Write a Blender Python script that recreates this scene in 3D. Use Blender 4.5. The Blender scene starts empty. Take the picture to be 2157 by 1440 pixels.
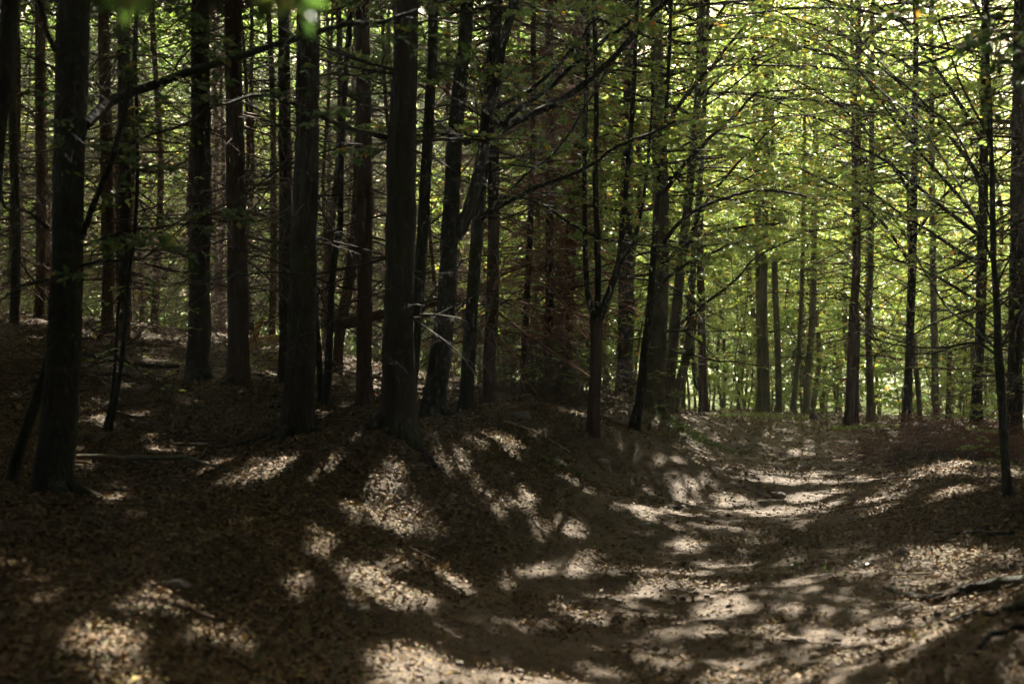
import bpy, math, random
import numpy as np
from mathutils import Vector

sc = bpy.context.scene
HAZE = True
COL = sc.collection
rng = np.random.default_rng(7)
random.seed(7)

# ------------------------------------------------------------------ camera, world, sun, exposure
F = 2996.0; CX = 1078.5; HY = 740.0; CAMZ = 1.5
cam_d = bpy.data.cameras.new('camera'); cam = bpy.data.objects.new('camera', cam_d); COL.objects.link(cam)
cam.location = (0, 0, CAMZ); cam.rotation_euler = (math.radians(90), 0, 0)
cam_d.lens = 50; cam_d.sensor_width = 36; cam_d.shift_y = 20/2157.0
cam_d.clip_start = 0.05; cam_d.clip_end = 2000
cam_d.dof.use_dof = True; cam_d.dof.focus_distance = 19.0; cam_d.dof.aperture_fstop = 2.4
sc.camera = cam
SUN_AZ = math.radians(12); SUN_EL = math.radians(43)
SDIR = np.array([math.sin(SUN_AZ)*math.cos(SUN_EL), math.cos(SUN_AZ)*math.cos(SUN_EL), math.sin(SUN_EL)])
world = bpy.data.worlds.new('World'); sc.world = world; world.use_nodes = True
wn = world.node_tree.nodes; wl = world.node_tree.links
bg = wn['Background']; sky = wn.new('ShaderNodeTexSky'); sky.sky_type = 'NISHITA'; sky.sun_disc = False
sky.sun_elevation = SUN_EL; sky.sun_rotation = SUN_AZ
sky.air_density = 1.0; sky.dust_density = 6.0; sky.ozone_density = 0.3
wt = wn.new('ShaderNodeMix'); wt.data_type = 'RGBA'; wt.blend_type = 'MULTIPLY'; wt.inputs[0].default_value = 1; wt.inputs[7].default_value = (1.12, 1.0, .80, 1)
wl.new(sky.outputs[0], wt.inputs[6]); wl.new(wt.outputs[2], bg.inputs[0]); bg.inputs[1].default_value = 0.095
sd = bpy.data.lights.new('sun', 'SUN'); sd.energy = 5.0; sd.angle = math.radians(0.45); sd.color = (1.0, 0.92, 0.78)
sun = bpy.data.objects.new('sun', sd); COL.objects.link(sun)
sun.rotation_euler = Vector(tuple(SDIR)).to_track_quat('Z', 'Y').to_euler()
sc.view_settings.view_transform = 'Standard'; sc.view_settings.look = 'None'
sc.view_settings.exposure = 2.65; sc.view_settings.gamma = 1.0
cy = sc.cycles
cy.use_denoising = True; cy.max_bounces = 7; cy.diffuse_bounces = 5; cy.glossy_bounces = 2
cy.transmission_bounces = 3; cy.transparent_max_bounces = 4; cy.caustics_reflective = False; cy.caustics_refractive = False
cy.sample_clamp_indirect = 4.0

# ------------------------------------------------------------------ terrain
def W(px, py, D):
    """point seen at photo pixel px,py and standing D metres ahead"""
    return np.array([(px-CX)/F*D, D, CAMZ+(HY-py)/F*D])

GP = []   # ground control points
def g(px, py, D): GP.append(W(px, py, D)); return W(px, py, D)
for D, px in ((4, 1330), (6.4, 1400), (8, 1440), (10, 1475), (12, 1510), (15, 1545), (20, 1620), (25, 1625), (30, 1600)):
    GP.append(np.array([(px-CX)/F*D, D, 0.0 if D < 28 else -0.02]))
for a in [(110,1050,9),(835,945,11.5),(625,940,12),(768,872,16),(910,890,15),(980,880,17),(1030,864,19),(1100,852,21),
          (1250,914,16),(1335,908,18),(1315,840,28),(1375,872,24),(1480,870,33),(415,804,20),(502,820,18),(600,820,20),
          (685,853,16),(712,792,25),(85,668,30),(30,690,26),(230,695,28),(265,722,25),(700,745,34),(1000,838,32),(350,702,37),
          (2125,1075,11),(1900,1290,8),(2157,1262,6.7),(2157,1440,5.3),(1950,995,18),(2058,895,26),(1910,907,27),(1607,868,34),(1790,897,29),(2137,905,25),
          (0,1290,6.5),(300,1400,6),(700,1432,6),(1000,1400,6.6),(0,1100,8),(540,1150,8.5),(1000,1200,9.4),(800,1290,7.6),
          (1150,1000,13),(1300,1000,15.3),(1300,1130,11.6),(1450,962,19.3),(1435,893,23),(1510,935,23),(1435,878,33),
          (150,860,15),(400,900,14),(2157,1150,10),(1700,1290,8.2),(1850,1350,7.2),(1750,960,20.4),(2157,985,17)]:
    g(*a)
for x, y, z in [(-14,6,1.2),(-20,20,2.4),(-24,40,3.2),(-10,45,1.6),(0,45,0.4),(8,44,-0.7),(16,44,-1.0),(18,25,0.2),(14,10,.9),(8,4,.6),(-6,-4,.4),(0,-8,.1),(8,-10,.8),(-14,-14,1.4),(14,-20,1.0),(-30,0,2.2),(28,5,1.6)]:
    GP.append(np.array([x, y, z], float))
GP = np.array(GP)
def _tps(r2): return 0.5*r2*np.log(r2+1e-9)
_n = len(GP)
_K = _tps(((GP[:,None,:2]-GP[None,:,:2])**2).sum(-1)) + np.eye(_n)*0.05
_P = np.c_[np.ones(_n), GP[:,:2]]
_A = np.block([[_K, _P], [_P.T, np.zeros((3,3))]])
_c = np.linalg.solve(_A, np.r_[GP[:,2], 0, 0, 0])
def smooth(e0, e1, v):
    t = np.clip((v-e0)/(e1-e0), 0, 1); return t*t*(3-2*t)
def Z(x, y):
    x = np.asarray(x, float); y = np.asarray(y, float)
    sh = np.broadcast(x, y).shape
    xf = np.broadcast_to(x, sh).ravel(); yf = np.broadcast_to(y, sh).ravel()
    out = np.empty(xf.size)
    for i in range(0, xf.size, 40000):
        a = xf[i:i+40000]; b = yf[i:i+40000]
        r2 = (a[:,None]-GP[None,:,0])**2 + (b[:,None]-GP[None,:,1])**2
        out[i:i+40000] = _tps(r2)@_c[:_n] + _c[_n] + _c[_n+1]*a + _c[_n+2]*b
    d = np.hypot(xf*0.9, np.where(yf > 0, yf, yf*1.6))
    dl = xf-np.interp(yf, [-20, 4, 6.4, 8, 10, 12, 15, 20, 25, 30, 34, 38, 44], [-1, .33, .69, .96, 1.32, 1.73, 2.34, 3.6, 4.55, 5.3, 4.6, 3.2, .5])
    out = out + smooth(2, 7, yf)*(1-smooth(24, 31, yf))*(-.10*np.exp(-(dl/1.15)**2) + .11*np.exp(-((dl+2.5)/.8)**2) + .10*np.exp(-((dl-2.3)/.7)**2))
    far = -1.6 + 9.0*smooth(75, 190, yf) - np.clip(xf, -60, 60)*0.012
    w = smooth(42, 62, d)
    return (out*(1-w) + far*w).reshape(sh)
def Z1(x, y): return float(Z(np.array([x]), np.array([y]))[0])
def path_c(y):
    return np.interp(y, [-20, 4, 6.4, 8, 10, 12, 15, 20, 25, 30, 34, 38, 44], [-1, .33, .69, .96, 1.32, 1.73, 2.34, 3.6, 4.55, 5.3, 4.6, 3.2, .5])
def G(px, py, lo=4.0, hi=60.0):
    """where the sight line through photo pixel px,py first meets the ground"""
    D = np.linspace(lo, hi, 1400)
    x = (px-CX)/F*D; z = CAMZ+(HY-py)/F*D
    k = np.argmax(Z(x, D) > z)
    if k == 0: k = len(D)-1
    return np.array([x[k], D[k], float(Z1(x[k], D[k]))])

# value noise
_tab = rng.random((256, 256))
def vnoise(x, y, s, o=0):
    x = np.asarray(x)/s+o*17.3+500; y = np.asarray(y)/s+o*9.1+500
    ix = np.floor(x).astype(int); iy = np.floor(y).astype(int); fx = x-ix; fy = y-iy
    fx = fx*fx*(3-2*fx); fy = fy*fy*(3-2*fy)
    t = lambda a, b: _tab[a % 256, b % 256]
    return (t(ix,iy)*(1-fx)+t(ix+1,iy)*fx)*(1-fy) + (t(ix,iy+1)*(1-fx)+t(ix+1,iy+1)*fx)*fy

# ------------------------------------------------------------------ mesh helpers
def mesh_from(name, V, Q, mat=None, rnd=None, smooth_=True):
    V = np.ascontiguousarray(V, dtype=np.float32); Q = np.ascontiguousarray(Q, dtype=np.int32)
    me = bpy.data.meshes.new(name)
    k = Q.shape[1]
    me.vertices.add(len(V)); me.vertices.foreach_set('co', V.ravel())
    me.loops.add(Q.size); me.loops.foreach_set('vertex_index', Q.ravel())
    me.polygons.add(len(Q)); me.polygons.foreach_set('loop_start', np.arange(0, Q.size, k, dtype=np.int32))
    if smooth_: me.polygons.foreach_set('use_smooth', np.ones(len(Q), dtype=bool))
    if rnd is not None:
        at = me.attributes.new('rnd', 'FLOAT', 'FACE'); at.data.foreach_set('value', np.asarray(rnd, dtype=np.float32))
    me.update(calc_edges=True)
    if mat: me.materials.append(mat)
    return me

def nrm(v): return v/np.maximum(np.linalg.norm(v, axis=-1, keepdims=True), 1e-9)

def tubes(P, R, k=4, ref=(0.31, 0.22, 0.92), rfun=None):
    """P (N,S,3) polylines, R (N,S) radii -> verts, quads"""
    N, S, _ = P.shape
    T = nrm(np.gradient(P, axis=1))
    ref = np.broadcast_to(np.array(ref, float), T.shape)
    A = nrm(np.cross(T, ref)); B = np.cross(T, A)
    th = np.arange(k)*2*math.pi/k
    RR = np.broadcast_to(R[:,:,None], (N,S,k))
    if rfun is not None: RR = RR*rfun
    V = P[:,:,None,:] + RR[...,None]*(np.cos(th)[None,None,:,None]*A[:,:,None,:] + np.sin(th)[None,None,:,None]*B[:,:,None,:])
    idx = np.arange(N*S*k).reshape(N,S,k)
    a = idx[:,:-1,:]; b = np.roll(a, -1, 2); d = idx[:,1:,:]; c = np.roll(d, -1, 2)
    return V.reshape(-1,3), np.stack([a,b,c,d], -1).reshape(-1,4)

class Geo:
    def __init__(s): s.V = []; s.Q = []; s.R = []; s.n = 0
    def add(s, V, Q, rnd=None):
        if len(V) == 0: return
        s.V.append(V); s.Q.append(Q+s.n); s.n += len(V)
        if rnd is None: rnd = np.zeros(len(Q))
        s.R.append(rnd)
    def mesh(s, name, mat, off=(0,0,0), smooth_=True):
        if s.V and 'crown' in name:      # cut gaps so the sun falls on the planned patches
            V = np.concatenate(s.V).reshape(-1,4,3); R = np.concatenate(s.R)
            k = ~lit_at(V.mean(1)); V = V[k]; R = R[k]
            s.V = [V.reshape(-1,3)]; s.Q = [np.arange(len(V)*4).reshape(-1,4)]; s.R = [R]
            if len(V) == 0: s.V = []
        if not s.V: return None
        return mesh_from(name, np.concatenate(s.V)-np.array(off), np.concatenate(s.Q), mat, np.concatenate(s.R), smooth_)

def grow(O, Dr, L, S=5, droop=0.0, wob=0.08, r=rng):
    """batch of curved twigs: origins O (N,3), directions Dr, lengths L -> P (N,S,3)"""
    N = len(O); t = np.linspace(0, 1, S)
    P = O[:,None,:] + Dr[:,None,:]*(L[:,None]*t)[...,None]
    dz = np.broadcast_to(np.asarray(droop, float), (N,))[:,None]*(L[:,None]*t**2)
    P[:,:,2] += dz
    w = np.cumsum(r.normal(0, 1, (N,S,3))*wob, axis=1)*(L[:,None,None]/S); w -= w[:,:1]
    return P + w

def along(P, t):
    """points and tangents at parameters t (N,m) on P (N,S,3)"""
    N, S, _ = P.shape
    u = np.clip(t, 0, .9999)*(S-1); i = u.astype(int); f = (u-i)[...,None]
    n = np.arange(N)[:,None]
    a = P[n,i]; b = P[n,i+1]
    return a*(1-f)+b*f, nrm(b-a)

def sprout(P, m, t0, t1, ang, lenf, S=4, droop=0., wob=.1, flat=.35, upb=0.1, r=rng, ls=(0.6,1.1)):
    """m side twigs on every parent; returns (N*m,S,3), lengths"""
    N = len(P)
    t = (np.linspace(t0, t1, m)[None,:] + r.uniform(-.4,.4,(N,m))*(t1-t0)/max(m,1)).clip(0,1)
    O, T = along(P, t)
    up = np.array([0,0,1.])
    side = nrm(np.cross(T, up)+1e-6) * np.where((np.arange(m)[None,:] + r.integers(0,2,(N,1))) % 2, 1, -1)[...,None]
    vert = np.cross(side, T)
    roll = r.normal(0, flat, (N,m))[...,None]
    side = nrm(side*np.cos(roll) + vert*np.sin(roll) + up*upb)
    a = np.radians(r.uniform(ang[0], ang[1], (N,m)))[...,None]
    Dr = nrm(T*np.cos(a) + side*np.sin(a))
    PL = np.linalg.norm(np.diff(P, axis=1), axis=2).sum(1)
    L = (PL[:,None]*lenf*(1.15-t*.75)*r.uniform(ls[0], ls[1], (N,m))).ravel()
    return grow(O.reshape(-1,3), Dr.reshape(-1,3), L, S, droop, wob, r), L

def leaves_on(P, m, size, wid=.62, r=rng, t0=.1, jitter=.25, flat=.35):
    """beech leaves alternating along twigs -> kites"""
    N = len(P)
    t = (np.linspace(t0, 1, m)[None,:] + r.uniform(-.5,.5,(N,m))/m).clip(0,1)
    O, T = along(P, t)
    up = nrm(np.array([0,0,1.]) + r.normal(0, flat, (N,m,3)))
    up = nrm(up + r.normal(0, .25, (N,m,3)))
    side = nrm(np.cross(T, up)) * np.where(np.arange(m)[None,:] % 2, 1, -1)[...,None]
    d = nrm(T*.55 + side*.8 + r.normal(0, jitter, (N,m,3)))
    return kites(O.reshape(-1,3), d.reshape(-1,3), up.reshape(-1,3), size*r.uniform(.7,1.25,N*m), wid)

def kites(O, d, n, L, wid=.6):
    s = nrm(np.cross(d, n)); n = np.cross(s, d)
    L = L[:,None]; W_ = L*wid*.5
    v0 = O; v2 = O + d*L - n*L*.12
    v1 = O + d*L*.45 + s*W_ + n*L*.1; v3 = O + d*L*.45 - s*W_ + n*L*.1
    V = np.stack([v0,v1,v2,v3], 1).reshape(-1,3)
    return V, np.arange(len(V)).reshape(-1,4)

# ------------------------------------------------------------------ materials
def M(name): 
    m = bpy.data.materials.new(name); m.use_nodes = True; nt = m.node_tree; nt.nodes.clear()
    return m, nt.nodes, nt.links
def ramp(n, stops):
    r = n.new('ShaderNodeValToRGB'); e = r.color_ramp.elements
    while len(e) > 1: e.remove(e[-1])
    e[0].position = stops[0][0]; e[0].color = (*stops[0][1], 1)
    for p, c in stops[1:]:
        x = e.new(p); x.color = (*c, 1)
    return r
def leaf_mat(name, stops, trans=.45, tboost=1.6, rough=.45, gloss=.35):
    m, n, l = M(name); out = n.new('ShaderNodeOutputMaterial')
    at = n.new('ShaderNodeAttribute'); at.attribute_name = 'rnd'
    rp = ramp(n, stops); l.new(at.outputs['Fac'], rp.inputs[0])
    p = n.new('ShaderNodeBsdfPrincipled'); p.inputs['Roughness'].default_value = rough; p.inputs['Specular IOR Level'].default_value = gloss
    l.new(rp.outputs[0], p.inputs['Base Color'])
    t = n.new('ShaderNodeBsdfTranslucent'); mm = n.new('ShaderNodeMix'); mm.data_type = 'RGBA'; mm.blend_type = 'MULTIPLY'; mm.inputs[0].default_value = 1
    l.new(rp.outputs[0], mm.inputs[6]); mm.inputs[7].default_value = (tboost*1.04, tboost*1.0, tboost*.8, 1)
    l.new(mm.outputs[2], t.inputs[0])
    mx = n.new('ShaderNodeMixShader'); mx.inputs[0].default_value = trans
    l.new(p.outputs[0], mx.inputs[1]); l.new(t.outputs[0], mx.inputs[2]); l.new(mx.outputs[0], out.inputs[0])
    return m
GREEN = [(0,(.05,.088,.02)),(.45,(.085,.135,.03)),(.85,(.13,.17,.04)),(.93,(.20,.19,.02)),(.98,(.28,.13,.02)),(1,(.22,.07,.02))]
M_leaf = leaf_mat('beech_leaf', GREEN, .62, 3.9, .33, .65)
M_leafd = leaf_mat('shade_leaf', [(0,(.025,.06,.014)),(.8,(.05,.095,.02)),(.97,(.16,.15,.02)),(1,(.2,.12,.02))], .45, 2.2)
M_needle = leaf_mat('spruce_needle', [(0,(.018,.035,.012)),(1,(.04,.06,.02))], .15, 1.3, .6)
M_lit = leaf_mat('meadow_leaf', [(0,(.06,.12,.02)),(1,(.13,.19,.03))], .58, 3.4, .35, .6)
M_litter = leaf_mat('leaf_litter', [(0,(.045,.027,.011)),(.3,(.10,.056,.021)),(.6,(.15,.09,.035)),(.82,(.205,.14,.06)),(.9,(.075,.085,.022)),(.95,(.10,.11,.024)),(.985,(.22,.11,.022)),(1,(.25,.18,.03))], .1, 1.0, .75, .18)

def bark_mat(name, c0, c1, moss=0., scale=9, strength=.5, zst=.25):
    m, n, l = M(name); out = n.new('ShaderNodeOutputMaterial'); p = n.new('ShaderNodeBsdfPrincipled')
    tc = n.new('ShaderNodeTexCoord'); mp = n.new('ShaderNodeMapping'); mp.inputs['Scale'].default_value = (1,1,zst)
    l.new(tc.outputs['Object'], mp.inputs[0])
    a = n.new('ShaderNodeTexNoise'); a.inputs['Scale'].default_value = scale; a.inputs['Detail'].default_value = 6; a.inputs['Roughness'].default_value = .7
    l.new(mp.outputs[0], a.inputs[0])
    v = n.new('ShaderNodeTexVoronoi'); v.inputs['Scale'].default_value = scale*4; l.new(mp.outputs[0], v.inputs[0])
    rp = ramp(n, [(.3, c0), (.7, c1)]); l.new(a.outputs[0], rp.inputs[0])
    col = rp.outputs[0]
    if moss:
        b = n.new('ShaderNodeTexNoise'); b.inputs['Scale'].default_value = 2.3; b.inputs['Detail'].default_value = 5; l.new(tc.outputs['Object'], b.inputs[0])
        r2 = ramp(n, [(.48,(0,0,0)),(.62,(moss,)*3)]); l.new(b.outputs[0], r2.inputs[0])
        mx = n.new('ShaderNodeMix'); mx.data_type = 'RGBA'; l.new(r2.outputs[0], mx.inputs[0]); l.new(col, mx.inputs[6]); mx.inputs[7].default_value = (.03,.045,.010,1)
        col = mx.outputs[2]
    if moss:
        b3 = n.new('ShaderNodeTexNoise'); b3.inputs['Scale'].default_value = 14; b3.inputs['Detail'].default_value = 4; l.new(tc.outputs['Object'], b3.inputs[0])
        r3 = ramp(n, [(.6,(0,0,0)),(.68,(.55,)*3)]); l.new(b3.outputs[0], r3.inputs[0])
        m3 = n.new('ShaderNodeMix'); m3.data_type = 'RGBA'; l.new(r3.outputs[0], m3.inputs[0]); l.new(col, m3.inputs[6]); m3.inputs[7].default_value = (.05,.05,.03,1)
        col = m3.outputs[2]
    l.new(col, p.inputs['Base Color']); p.inputs['Roughness'].default_value = .85; p.inputs['Specular IOR Level'].default_value = .25 if moss else .1
    ad = n.new('ShaderNodeMath'); ad.operation = 'MULTIPLY_ADD'; l.new(v.outputs['Distance'], ad.inputs[0]); ad.inputs[1].default_value = .6; l.new(a.outputs[0], ad.inputs[2])
    bp = n.new('ShaderNodeBump'); bp.inputs['Strength'].default_value = strength; bp.inputs['Distance'].default_value = .03
    l.new(ad.outputs[0], bp.inputs['Height']); l.new(bp.outputs[0], p.inputs['Normal']); l.new(p.outputs[0], out.inputs[0])
    return m
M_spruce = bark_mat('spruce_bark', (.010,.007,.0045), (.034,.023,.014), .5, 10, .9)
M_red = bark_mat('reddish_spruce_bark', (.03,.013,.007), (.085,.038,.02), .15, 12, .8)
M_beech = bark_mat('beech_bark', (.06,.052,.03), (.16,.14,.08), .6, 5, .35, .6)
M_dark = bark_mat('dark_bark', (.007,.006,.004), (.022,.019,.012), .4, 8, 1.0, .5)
M_twig = bark_mat('dead_twig_bark', (.04,.026,.015), (.12,.08,.05), 0, 6, .1)
M_twigg = bark_mat('live_twig_bark', (.016,.013,.009), (.045,.036,.024), 0, 6, .1)
M_redtwig = bark_mat('red_brown_brush', (.12,.052,.03), (.3,.145,.085), 0, 6, .1)
M_pale = bark_mat('pale_dead_wood', (.2,.16,.11), (.4,.33,.25), 0, 6, .3)
M_stump = bark_mat('fresh_orange_wood', (.3,.13,.04), (.5,.26,.09), 0, 8, .4, .1)
M_stone = bark_mat('stone', (.09,.07,.06), (.2,.17,.15), .25, 7, .5, 1)

def ground_mat():
    m, n, l = M('forest_floor'); out = n.new('ShaderNodeOutputMaterial'); p = n.new('ShaderNodeBsdfPrincipled')
    tc = n.new('ShaderNodeTexCoord')
    def noise(s, d=5, rr=.6):
        a = n.new('ShaderNodeTexNoise'); a.inputs['Scale'].default_value = s; a.inputs['Detail'].default_value = d; a.inputs['Roughness'].default_value = rr
        l.new(tc.outputs['Object'], a.inputs[0]); return a
    n1 = noise(1.3); n2 = noise(38, 4, .7); n3 = noise(7, 6, .7)
    dirt = ramp(n, [(.25,(.06,.04,.021)),(.5,(.135,.092,.051)),(.62,(.19,.135,.078)),(.8,(.26,.19,.115))]); l.new(n3.outputs[0], dirt.inputs[0])
    vo = n.new('ShaderNodeTexVoronoi'); vo.inputs['Scale'].default_value = 26; l.new(tc.outputs['Object'], vo.inputs[0])
    sp = n.new('ShaderNodeSeparateColor'); l.new(vo.outputs['Color'], sp.inputs[0])
    lit = ramp(n, [(0,(.035,.022,.011)),(.35,(.09,.052,.022)),(.65,(.16,.098,.045)),(.85,(.06,.065,.022)),(1,(.22,.15,.08))]); l.new(sp.outputs[0], lit.inputs[0])
    at = n.new('ShaderNodeAttribute'); at.attribute_name = 'bare'
    # broken edge of the bare earth
    e = n.new('ShaderNodeMath'); e.operation = 'MULTIPLY_ADD'; l.new(n1.outputs[0], e.inputs[0]); e.inputs[1].default_value = 1.2; e.inputs[2].default_value = -.6
    e2 = n.new('ShaderNodeMath'); e2.operation = 'ADD'; l.new(e.outputs[0], e2.inputs[0]); l.new(at.outputs['Fac'], e2.inputs[1])
    rr = ramp(n, [(.3,(0,0,0)),(.7,(1,1,1))]); l.new(e2.outputs[0], rr.inputs[0])
    mx = n.new('ShaderNodeMix'); mx.data_type = 'RGBA'; l.new(rr.outputs[0], mx.inputs[0]); l.new(lit.outputs[0], mx.inputs[6]); l.new(dirt.outputs[0], mx.inputs[7])
    # grass of the meadow beyond the wood
    ag = n.new('ShaderNodeAttribute'); ag.attribute_name = 'meadow'
    gr = ramp(n, [(.3,(.07,.12,.02)),(.7,(.17,.22,.05))]); l.new(n3.outputs[0], gr.inputs[0])
    mg = n.new('ShaderNodeMix'); mg.data_type = 'RGBA'; l.new(ag.outputs['Fac'], mg.inputs[0]); l.new(mx.outputs[2], mg.inputs[6]); l.new(gr.outputs[0], mg.inputs[7])
    l.new(mg.outputs[2], p.inputs['Base Color']); p.inputs['Roughness'].default_value = .8; p.inputs['Specular IOR Level'].default_value = .3
    n4 = noise(120, 3, .8)
    h0 = n.new('ShaderNodeMath'); h0.operation = 'MULTIPLY_ADD'; l.new(n4.outputs[0], h0.inputs[0]); h0.inputs[1].default_value = .5; l.new(n3.outputs[0], h0.inputs[2])
    h = n.new('ShaderNodeMath'); h.operation = 'ADD'; l.new(n2.outputs[0], h.inputs[0]); l.new(h0.outputs[0], h.inputs[1])
    bp = n.new('ShaderNodeBump'); bp.inputs['Strength'].default_value = .9; bp.inputs['Distance'].default_value = .07
    l.new(h.outputs[0], bp.inputs['Height']); l.new(bp.outputs[0], p.inputs['Normal']); l.new(p.outputs[0], out.inputs[0])
    return m
M_ground = ground_mat()

# ------------------------------------------------------------------ objects
def tag(o, label=None, cat=None, group=None, kind=None):
    if label: o['label'] = label
    if cat: o['category'] = cat
    if group: o['group'] = group
    if kind: o['kind'] = kind
    return o
def thing(name, label, cat, loc, group=None, rz=0):
    o = bpy.data.objects.new(name, None); COL.objects.link(o); o.location = tuple(loc); o.rotation_euler = (0,0,rz)
    o.empty_display_size = .2
    return tag(o, label, cat, group)
def part(name, me, parent=None, loc=(0,0,0), scale=None, rz=0):
    if me is None: return None
    o = bpy.data.objects.new(name, me); COL.objects.link(o); o.parent = parent; o.location = tuple(loc)
    if scale is not None: o.scale = scale
    o.rotation_euler = (0,0,rz)
    return o

# ------------------------------------------------------------------ ground sheet
def build_ground():
    ys = np.r_[np.linspace(-320, -14, 24)[:-1], np.linspace(-14, 3.6, 60)[:-1], 3.6*np.exp(np.linspace(0, math.log(46/3.6), 640))[:-1], np.geomspace(46, 620, 70)]
    u = np.linspace(-1, 1, 561)
    xs = 16*u + 0*u
    xs = np.sign(u)*(np.abs(u)*14 + np.maximum(np.abs(u)-.86, 0)**2*2.6e4)
    X, Y = np.meshgrid(xs, ys)
    spread = np.clip(Y/26, .28, 1.0)          # finer columns close by
    X = np.where(np.abs(X) < 14, X*spread, np.sign(X)*(14*spread + (np.abs(X)-14)))
    X = X + np.interp(Y, [0, 10, 30, 60], [0, 0, 0, 0])
    H = Z(X, Y)
    near = 1-smooth(40, 60, np.hypot(X, Y))
    dp = np.abs(X-path_c(Y)); wood = smooth(.8, 2.5, dp)
    H = H + near*((vnoise(X, Y, 1.1, 1)-.5)*(.05+.10*wood) + (vnoise(X, Y, .42, 2)-.5)*(.055+.04*wood) + (vnoise(X, Y, .16, 3)-.5)*.022 + (vnoise(X, Y, .07, 4)-.5)*.012)
    ny, nx = X.shape
    idx = np.arange(ny*nx).reshape(ny, nx)
    Q = np.stack([idx[:-1,:-1], idx[:-1,1:], idx[1:,1:], idx[1:,:-1]], -1).reshape(-1,4)
    me = mesh_from('ground', np.c_[X.ravel(), Y.ravel(), H.ravel()], Q, M_ground)
    bare = (1-smooth(.9, 2.0, dp + (Y > 14)*-.3))*(1-.5*smooth(18, 32, Y))*smooth(-50,-20,Y)
    lf = smooth(-1.3, 0.6, X)*(1-smooth(7.5, 10.5, Y))*.9       # trodden fork of bare earth close to the viewpoint
    bare = np.maximum(bare, lf*(X < path_c(Y)))
    for nm, v in (('bare', bare), ('meadow', smooth(50, 60, np.hypot(X*.85, Y)))):
        a = me.attributes.new(nm, 'FLOAT', 'POINT'); a.data.foreach_set('value', v.ravel().astype(np.float32))
    o = part('ground', me); tag(o, 'brown forest floor of earth and fallen leaves with a hollow dirt track', 'ground', kind='structure')
    return bare
build_ground()
def bare_at(x, y):
    dp = np.abs(x-path_c(y))
    b = (1-smooth(.9, 2.0, dp + (y > 14)*-.3))*(1-.5*smooth(18, 32, y))
    return np.maximum(b, smooth(-1.3, .6, x)*(1-smooth(7.5, 10.5, y))*.9*(x < path_c(y)))

# ------------------------------------------------------------------ planned sun patches that the canopy gaps are cut for
LITP = [(1290,1262,150,42),(1420,1240,60,20),(1560,1278,70,24),(1525,1035,75,16),(1600,1075,110,14),(1385,1085,55,14),(1480,1140,60,10),(1330,1388,60,22),
        (860,1085,60,20),(930,1155,50,16),(770,1222,55,20),(800,1280,45,16),(850,1395,70,20),(600,1260,50,22),(1100,1060,80,16),(1060,935,75,26),(830,1012,40,16),
        (945,995,34,18),(1190,1110,60,20),(1200,1180,50,14),(1870,1372,70,18),(1700,1330,50,14),(2010,1175,70,16),(1900,1215,70,14),(1980,1240,60,10),(1500,1000,50,10),
        (1680,935,70,8),(1620,905,60,6),(1850,915,50,7),(1950,960,50,10),(1800,985,45,10),(1700,1010,60,9),(1880,1045,60,12),(1530,1190,40,8),(1400,955,40,12),(1340,985,25,16),
        (640,1010,35,12),(200,890,38,9),(300,890,18,7),(430,1000,50,8),(380,955,60,10),(500,985,40,8),(430,812,60,8),(700,790,60,14),(740,850,30,10),(740,760,60,20),(330,760,60,14),(120,720,60,16),(580,790,40,8),
        (290,1270,36,10),(430,1330,30,10),(1000,1400,50,16),(1100,1330,40,14),(1180,1420,50,14),(1480,1350,30,10),(1560,1420,40,12)]
LITP = np.array(LITP, float)
def lit_at(P):
    """True where a leaf at P would shade a spot planned to be sunlit"""
    t = (P[:,2]-.4)/SDIR[2]
    gx = P[:,0]-SDIR[0]*t; gy = P[:,1]-SDIR[1]*t
    zz = Z(gx, gy); t = (P[:,2]-zz)/SDIR[2]
    gx = P[:,0]-SDIR[0]*t; gy = P[:,1]-SDIR[1]*t
    gyc = np.maximum(gy, 3.0)
    px = CX + gx/gyc*F; py = HY - (zz-CAMZ)/gyc*F
    lit = np.zeros(len(P), bool)
    jx = (vnoise(gx, gy, .5, 5)-.5)*60; jy = (vnoise(gx, gy, .4, 6)-.5)*30
    ex = .07*F/gyc; ey = .09*F*CAMZ/gyc**2
    dl = gx-path_c(gy); wl_ = smooth(-1.6, -.6, -dl-1.6+.0)*0 + (dl < -1.3); wr_ = (dl > 1.6)
    ax = np.where(wl_, .38, np.where(wr_, -.6, .97)); ay = np.where(wl_, -.92, np.where(wr_, -.8, .24))
    uu = gx*ax+gy*ay; vv = -gx*ay+gy*ax; uu = uu + (vnoise(gx, gy, .6, 15)-.5)*.5; vv = vv + (vnoise(gx, gy, .5, 16)-.5)*.4
    nn = vnoise(uu, vv*2.6, .62, 7)*.6 + vnoise(uu, vv*1.8, .27, 8)*.4
    for a, b, rx, ry in LITP:
        lit |= (((px+jx-a)/(rx+ex))**2 + ((py+jy-b)/(ry+ey))**2) < 1.0
    lit &= nn*.6+vnoise(gx, gy, .17, 18)*.4 > .48
    big = vnoise(gx, gy, 2.6, 9)
    base = np.where(gx < path_c(gy)-2.6, .665, .65) - (big-.5)*.35
    base = base - .14*smooth(20, 32, gy) - .14*smooth(34, 48, gy)
    base = base + .2*((px > 1760) & (py > 1245)) + .1*((px > 1640) & (py > 1085) & (py < 1165)) + .2*(1-smooth(-8, 3, gy)) + .05*smooth(3.5,7,-gx-1)*(1-smooth(10, 16, gy))
    lit |= nn > base
    return lit & (gy > -3)

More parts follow.
